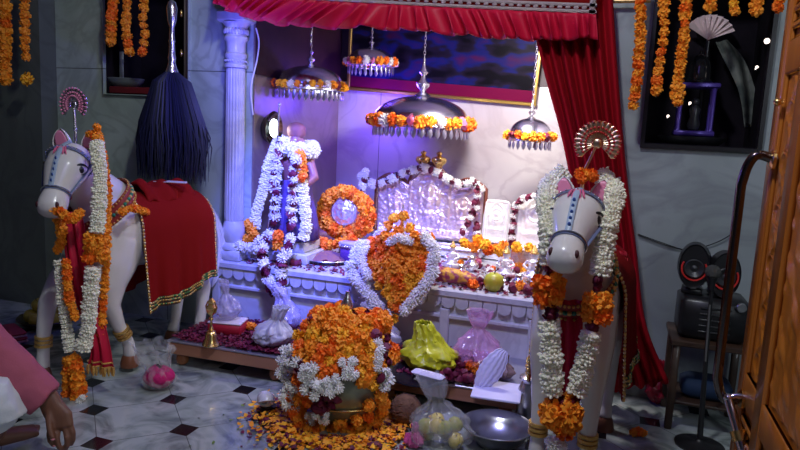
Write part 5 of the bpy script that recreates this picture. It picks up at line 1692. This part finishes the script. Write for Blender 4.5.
thicken(whole('draped_shawl', mb, mat('grey green shawl', (.14, .15, .13), .85, noise_=((.04, .05, .045), 14, .1)), 'grey green shawl draped at the right side inside the right window', 'cloth'), .004)

# ================================================================== SPEAKERS ON THE SMALL TABLE
SX = at(712, 300, -.24).x
root = thing('small_table', 'small brown wooden table under the black speakers', 'table', (SX + .01, -.2, 0))
WD = wood('dark brown wood', (.03, .014, .008), (.055, .025, .013), 5, (.1, 1, 1), .5, .2)
mb = MB(); mb.bevbox((0, 0, .385), (.32, .3, .025), .004); part('tabletop', mb, WD, root)
for sx in (-1, 1):
    for sy in (-1, 1):
        mb = MB(); mb.bevbox((sx * .135, sy * .125, .187), (.03, .03, .372), .004); part('leg', mb, WD, root)
mb = MB(); mb.bevbox((0, 0, .12), (.27, .25, .015), .003); part('shelf', mb, WD, root)
root = thing('subwoofer', 'black subwoofer box standing on the small brown table', 'speaker', (SX + .01, -.2, .398))
mb = MB(); mb.bevbox((0, 0, .09), (.27, .22, .18), .02); part('cabinet', mb, BLACKPL, root)
mb = MB()
for k in range(5): mb.bevbox((.0, -.112, .04 + .025 * k), (.12, .006, .008), .002)
part('grille', mb, mat('dark grille', (.03, .03, .032), .3), root)
mb = MB(); mb.lathe([(.02, 0), (.02, .01), (.016, .014)], (.09, -.11, .16), 16, axis=Matrix.Rotation(pi / 2, 3, 'X')); part('volume_knob', mb, STEEL, root)
RINGM = mat('red speaker ring', (.65, .03, .025), .4)
for lab, px, dz, rot in (('left oval black speaker with a red ring, standing higher on the subwoofer', 694, .02, -.12), ('right oval black speaker with a red ring, standing lower on the subwoofer', 722, 0, .1)):
    p = at(px, 270, -.22); root = thing('oval_speaker', lab, 'speaker', (p.x, -.22, .579), rot); root.scale = (1.18,) * 3
    mb = MB(); mb.rings([[(cos(a) * rx, yy, .085 + dz + sin(a) * rz) for a in [2 * pi * k / 28 for k in range(28)]] for yy, rx, rz in ((-.05, .045, .075), (-.055, .05, .08), (-.02, .057, .085), (.03, .045, .07), (.05, .02, .03))])
    mb.bevbox((0, 0, .012), (.07, .08, .024), .005); part('speaker_cabinet', mb, BLACKPL, root)
    mb = MB(); mb.tube([(cos(a) * .04, -.058, .078 + dz + sin(a) * .042) for a in [radians(150) + radians(240) * k / 24 for k in range(25)]], .0032, 6); part('red_ring', mb, RINGM, root)
    mb = MB(); mb.lathe([(.034, 0), (.03, .004), (.012, -.008), (.0001, -.002)], (0, -.057, .078 + dz), 24, axis=Matrix.Rotation(pi / 2, 3, 'X'), caps=False); part('speaker_cone', mb, mat('dark cone', (.03, .03, .033), .4), root)
root = thing('microphone_stand', 'thin microphone stand with a grey round microphone before the speakers', 'microphone stand', fpos(699, 446))
tp = at(713, 272, root.location.y) - root.location
mb = MB(); mb.lathe([(.0001, 0), (.09, 0), (.095, .008), (.02, .02), (.012, .03)], n=32); part('base_plate', mb, BLACKPL, root)
mb = MB(); mb.tube([(0, 0, .02), Vector((tp.x * .45, 0, tp.z * .45)), Vector((tp.x * .9, 0, tp.z * .9))], [.012, .009, .007], 12); part('pole', mb, mat('dark pole', (.02, .02, .022), .4, .3), root)
mb = MB(); mb.tube([Vector((tp.x * .6, -.012, tp.z * .5)), Vector((tp.x * .95, -.012, tp.z * .82))], .004, 8); part('cable', mb, mat('grey cable', (.12, .12, .12), .5), root)
mb = MB(); mb.lathe([(.012, -.03), (.016, .0), (.024, .02)], (tp.x, 0, tp.z - .04), 18); part('microphone_body', mb, BLACKPL, root)
mb = MB(); mb.ball((tp.x, 0, tp.z), (.03, .03, .028), 20); part('microphone_head', mb, mat('grey wire mesh', (.1, .1, .09), .6, .5, bump=(300, 1)), root)
mb = MB(); mb.bevbox((0, 0, .04), (.2, .16, .08), .02); whole('blue_cloth', mb, mat('blue cloth', (.004, .02, .06), .8), 'folded dark blue cloth on the lower shelf of the small table', 'cloth', (SX + .02, -.2, .1285))
bag('red plastic bag lying on the floor against the right wall by the curtain', fpos(657, 402), .12, .2, mat('dark red film', (.35, .01, .03), .3), 31, .2)
garland('marigold_pair', 'orange blossoms lying on the dark floor behind the right horse', 'flowers', [('marigold', [Vector(fpos(634, 432, .02)), Vector(fpos(645, 433, .02))], .02, .9)], thread=False)

# ================================================================== CARVED DOOR
DX, DY0, DY1 = .452, -.9, -1.95
DW = wood('varnished orange wood', (.42, .12, .012), (.58, .19, .022), 5, (1, 1, .06), .35, .25)
mb = MB(); mb.box((DX + .03, (DY0 + DY1) / 2, 1.1), (.036, DY0 - DY1, 2.2))
door = struct('door_1', mb, DW)


def dbox(y0, y1, z0, z1, t, nm='door_moulding', b=.006):
    mb = MB(); mb.bevbox((DX + .012 - t / 2 + .0005, (y0 + y1) / 2, (z0 + z1) / 2), (t, abs(y1 - y0), z1 - z0), b); return part(nm, mb, DW, door)


dbox(DY0, DY0 - .07, 0, 2.2, .018, 'stile')
dbox(DY0 - .25, DY0 - .34, 0, 2.2, .018, 'stile'); dbox(DY1, DY1 + .09, 0, 2.2, .018, 'stile')
dbox(DY0 - .075, DY0 - .085, .5, 1.6, .012); dbox(DY0 - .235, DY0 - .245, .5, 1.6, .012)
for z in (.0, .4, 1.42, 2.08): dbox(DY0 - .07, DY1 + .09, z, z + .1 if z else .14, .016, 'rail')
for z in (.18, .24, .30, .345, 1.55, 1.6): dbox(DY0 - .08, DY1 + .1, z, z + .022, .014, 'door_moulding')
# carved leaf strip
mb = MB(); rr = random.Random(3)


def carve(u, v):
    y = DY0 - .09 - .14 * u; z = .51 + .9 * v
    w1 = sin(z * 42); vine = exp(-((u - .5 - .22 * w1) / .09) ** 2)
    leaf = exp(-((u - .5 + .25 * w1) / .16) ** 2) * (.5 + .5 * sin(z * 84 + 1.2)) * (.6 + .4 * sin(z * 420 + u * 30))
    ros = exp(-(((z * 6.7 % 1) - .5) / .12) ** 2) * exp(-((u - .5) / .14) ** 2)
    return (DX + .0095 - .007 * min(1, vine + leaf * .9 + ros * .8), y, z)


mb.grid(carve, 36, 300); part('carved_strip', mb, DW, door)
mb = MB()


def carve2(u, v):
    y = DY0 - .35 - .6 * u; z = .52 + .88 * v
    a = sin(z * 30) * sin(u * 22) + .5 * sin(z * 70 + u * 40)
    return (DX + .0095 - .007 * max(0, a), y, z)


mb.grid(carve2, 100, 160); part('carved_panel', mb, DW, door)
# pull handle
hp = at(775, 160, -1.0); hb = .42
mb = MB()
hx = DX - .085
pts = catmull([(DX + .0, -1.0, hp.z + .0), (DX - .05, -1.0, hp.z + .012), (hx + .012, -1.0, hp.z - .02), (hx, -1.0, hp.z - .08)], 8) + [Vector((hx, -1.0, z)) for z in (1.0, .8, .6)] + catmull([(hx, -1.0, hb + .06), (hx + .015, -1.0, hb + .01), (DX - .05, -1.0, hb - .01), (DX, -1.0, hb)], 6)
mb.tube(pts, .0145, 16); part('door_handle', mb, DARKCHROME, door)
for z in (hp.z, hb):
    mb = MB(); mb.lathe([(.03, 0), (.03, .008), (.02, .014)], (DX - .004, -1.0, z), 20, axis=Matrix.Rotation(-pi / 2, 3, 'Y')); part('handle_rose', mb, BRASS, door)
mb = MB(); q0 = at(728, 398, -1.02); q1 = at(744, 452, -1.1)
mb.tube([(DX, -1.02, q0.z + .012), (q0.x + .02, -1.02, q0.z + .012), (q0.x, -1.02, q0.z)], .009, 12); mb.tube([q0, q0.lerp(q1, .5), q1], [.013, .015, .016], 14); mb.ball(q0, .015, 12)
part('door_bolt', mb, mat('bright chrome', (.75, .68, .8), .12, 1.0), door)
mb = MB(); p = q0.lerp(q1, .62); mb.tube([p, p + (q1 - q0).normalized() * .03], .024, 18); mb.tube([p, (DX, p.y, p.z)], .012, 10); part('bolt_collar', mb, BRASS, door)
mb = MB(); mb.ball((DX - .016, -1.0, 1.34), .012, 12); mb.tube([(DX, -1.0, 1.34), (DX - .016, -1.0, 1.34)], .006, 8); part('knob', mb, BRASS, door)

# ================================================================== SITTING PERSON
def atd(px, py, d): return CAM + ray(px, py) * d


S = atd(-82, 285, 2.12); E_ = atd(-26, 338, 2.2); W_ = atd(47, 401, 2.26)
HIP = Vector((S.x - .12, S.y - .1, .13)); CH = Vector((S.x - .12, S.y - .06, S.z - .1)); NK = Vector((S.x - .14, S.y - .05, S.z + .05)); HC = NK + Vector((.06, .03, .17))
S2 = S + Vector((-.28, -.16, .02))
root = thing('person', 'person sitting on the floor in a dusty pink shirt and white dhoti, hand reaching down', 'person', (HIP.x, HIP.y, 0))
O = root.location
mb = MB()


def T(pts, rads, n=14, up=None): mb.tube([Vector(p) - O for p in pts], rads, n, up=up)


fw = (E_ - S); fw.z = 0; fw.normalize()
sd = Vector((-fw.y, fw.x, 0))
T([HIP, HIP.lerp(CH, .5), CH, NK - Vector((0, 0, .06))], [(.13, .17), (.12, .15), (.13, .18), (.06, .09)], 18, up=fw)
T([NK - Vector((0, 0, .07)), NK + Vector((0, 0, .03)), HC - Vector((0, 0, .04))], [.06, .055, .06])
q = Matrix.Rotation(atan2(fw.y, fw.x), 3, 'Z') @ Matrix.Rotation(radians(28), 3, 'Y')
mb.ball(HC - O, (.095, .075, .115), 24, 0, q); mb.ball(HC - O + q @ Vector((.03, 0, -.06)), (.06, .055, .05), 16, 0, q)
mb.tube([HC - O + q @ Vector((.085, 0, .02)), HC - O + q @ Vector((.108, 0, -.02)), HC - O + q @ Vector((.09, 0, -.03))], [.008, .015, .01], 10)
for sg in (-1, 1): mb.ball(HC - O + q @ Vector((0, sg * .076, -.005)), (.018, .01, .03), 10, 0, q)
mb.tube([HC - O + q @ Vector((.084, -.022, -.06)), HC - O + q @ Vector((.093, 0, -.06)), HC - O + q @ Vector((.084, .022, -.06))], .008, 8)
T([S, E_, W_], [.05, .042, .027])
# reaching hand: palm and fingers hang from the wrist
hw = [atd(46, 394, 2.265), atd(53, 408, 2.26), atd(60, 418, 2.255), atd(62, 428, 2.25)]
T(hw, [(.036, .026), (.04, .024), (.046, .021), (.042, .017)], 16, up=ROT @ Vector((1, 0, 0)))
F_ = [[(52, 424, 2.25), (49, 434, 2.24), (50, 441, 2.235), (54, 446, 2.24)], [(58, 427, 2.25), (57, 439, 2.235), (59, 447, 2.235), (62, 451, 2.245)], [(65, 427, 2.25), (67, 438, 2.24), (67, 446, 2.245), (65, 451, 2.26)], [(70, 424, 2.255), (73, 433, 2.25), (73, 440, 2.255), (71, 445, 2.265)]]
for f in F_: T([atd(59 + (f[0][0] - 61) * .6, 416, 2.256)] + [atd(*p) for p in f], [.011, .0105, .0098, .009, .0075], 12)
T([atd(50, 408, 2.25), atd(49, 418, 2.235), atd(50, 430, 2.222), atd(53, 439, 2.216)], [.014, .0125, .011, .0085], 12)
# other arm resting in the lap
E2 = S2 + Vector((.02, -.05, -.26)); W2 = HIP + Vector((.2, -.12, .1)); T([S2, E2, W2], [.05, .042, .028]); T([W2, W2 + Vector((.07, .03, -.01))], [(.026, .03), (.02, .036)], 12)
for k in range(4): b_ = W2 + Vector((.06 - .004 * k, .0 + .017 * k, -.01)); T([b_, b_ + Vector((.045, .01, -.004)), b_ + Vector((.065, .012, -.025))], [.0095, .009, .0075], 10)
T([W2 + Vector((.02, .03, 0)), W2 + Vector((.06, .07, .0)), W2 + Vector((.085, .08, -.008))], [.012, .011, .008], 10)
T([S + Vector((-.03, 0, 0)), (S + S2) / 2, S2], [.05, .07, .05])
# legs, folded
K1 = atd(-2, 404, 2.16)
FT = Vector(fpos(36, 430, .06)); ANK = Vector(fpos(-12, 440, .07))
T([HIP + fw * .05 + sd * .08, K1], [.085, .06]); T([K1 - Vector((0, 0, .03)), ANK.lerp(K1, .3), ANK], [.05, .05, .032])
K2 = HIP + fw * .3 - sd * .36; K2.z = .13
T([HIP - sd * .08, K2], [.085, .06]); T([K2, HIP + fw * .3 + sd * .05 - Vector((0, 0, .06))], [.055, .035])
fd = (FT - ANK)
T([ANK - fd * .1, ANK + fd * .3, ANK + fd * .75, ANK + fd], [(.03, .03), (.03, .034), (.024, .04), (.018, .042)], 16, up=(0, 0, 1))
sx_ = fd.normalized().cross(Vector((0, 0, 1)))
for k in range(5):
    b_ = ANK + fd * (.95 - .03 * k) + sx_ * (-.032 + .016 * k); T([b_, b_ + fd.normalized() * (.03 - .002 * k) + Vector((0, 0, -.006))], [.0115 - .0006 * k, .0095 - .0007 * k], 10)
o = part('person_body', mb, SKIN, root); remesh(o, .0045, 2)
mb = MB()
mb.ball(atd(53, 439.5, 2.208) - O, (.007, .003, .009), 10, 0, ROT); mb.ball(atd(54, 446, 2.232) - O, (.0055, .003, .006), 10, 0, ROT)
part('fingernail', mb, NAIL, root)
mb = MB()
rings = []
for t in [i / 10 for i in range(11)]:
    a = -pi * .12 + t * pi * .62
    rings.append([HC - O + q @ Vector((.104 * sin(t * 1.0 + .5708) * 0 + .0, 0, 0)) + q @ Vector((-.012 + .101 * cos(a) * cos(b), .083 * cos(a) * sin(b), .015 + .115 * sin(a))) for b in [radians(55) + radians(250) * k / 24 if a < .5 else radians(0) + radians(360) * k / 24 for k in range(25)]])
mb.rings(rings, 0, False, False); thicken(part('hair', mb, BLACKPAINT, root), .012)
mb = MB()
for sg in (-1, 1): mb.ball(HC - O + q @ Vector((.082, sg * .03, .012)), (.009, .013, .008), 10, 0, q)
part('eye', mb, mat('eye white', (.8, .78, .76), .2), root)
# shirt
mb = MB()
T([HIP + Vector((0, 0, -.05)), HIP.lerp(CH, .5), CH, NK - Vector((0, 0, .07)), NK - Vector((0, 0, .03))], [(.16, .2), (.145, .18), (.15, .2), (.09, .12), (.065, .068)], 20, up=fw)
T([S + Vector((-.05, 0, .0)), S, S.lerp(E_, .6), E_, E_.lerp(W_, .5), W_ - (W_ - E_).normalized() * .005], [.07, .085, .085, .082, .074, .068], 20)
T([S2 + Vector((.05, 0, 0)), S2, E2, W2 - (W2 - E2) * .1], [.07, .08, .07, .06], 20)
T([S, (S + S2) / 2 + Vector((0, 0, .01)), S2], [.075, .095, .075])
o = part('shirt', mb, PINKCLOTH, root); remesh(o, .01, 3)
tx = bpy.data.textures.new('folds', 'CLOUDS'); tx.noise_scale = .09
md = o.modifiers.new('folds', 'DISPLACE'); md.texture = tx; md.strength = .022; md.texture_coords = 'LOCAL'
mb = MB()
T([HIP + Vector((0, 0, -.03)), HIP + fw * .1 + sd * .06, K1 + Vector((0, 0, -.0))], [(.12, .16), (.14, .14), (.1, .11)], 18)
T([HIP, HIP + fw * .15 - sd * .2, K2], [.13, .11, .09], 18)
T([K1 - fw * .1, K1, K1 - Vector((0, 0, .04))], [.11, .1, .09], 18)
T([K1, K1.lerp(ANK, .35), K1.lerp(ANK, .55)], [.085, .06, .04], 18)
T([K2, K2.lerp(HIP + fw * .3, .6)], [.09, .08], 18)
T([HIP + fw * .1, HIP + fw * .28 + sd * .02 - Vector((0, 0, .03))], [.12, .1], 18)
o = part('dhoti', mb, WHITECLOTH, root); remesh(o, .01, 4)
md = o.modifiers.new('folds', 'DISPLACE'); md.texture = tx; md.strength = .03; md.texture_coords = 'LOCAL'

garland('marigold_string', 'thin marigold string lying across the withers of the left horse', 'garland', [('marigold', [at(122, 212, -.9), at(133, 208, -.82), at(146, 212, -.7)], .02, 1.3)])
hb_ = horse1.matrix_basis
mb = MB(); rr = random.Random(6)
mb.grid(lambda u, v: ((u - .5) * .3, (v - .5) * .2, .02 + .018 * noise.noise(Vector((u * 4, v * 4, 3))) + .012 * sin(u * 16) - .10 * (v - .5) ** 2 * 4 * .9), 40, 30)
o = thicken(whole('crumpled_cloth', mb, REDCLOTH, 'crumpled red and gold cloth heaped on the back of the left horse', 'cloth', tuple(hb_ @ Vector((-.22, 0, .84))), rz=radians(78)), .012)
mb = MB(); mb.box((0, 0, 0), (.16, .035, .003)); mb.box((.02, .03, .002), (.1, .02, .003)); o = whole('paper_strip', mb, PAPER, 'pale paper strip lying on the red cloth of the left horse', 'paper', tuple(hb_ @ Vector((-.24, .05, .865))), rz=radians(15))
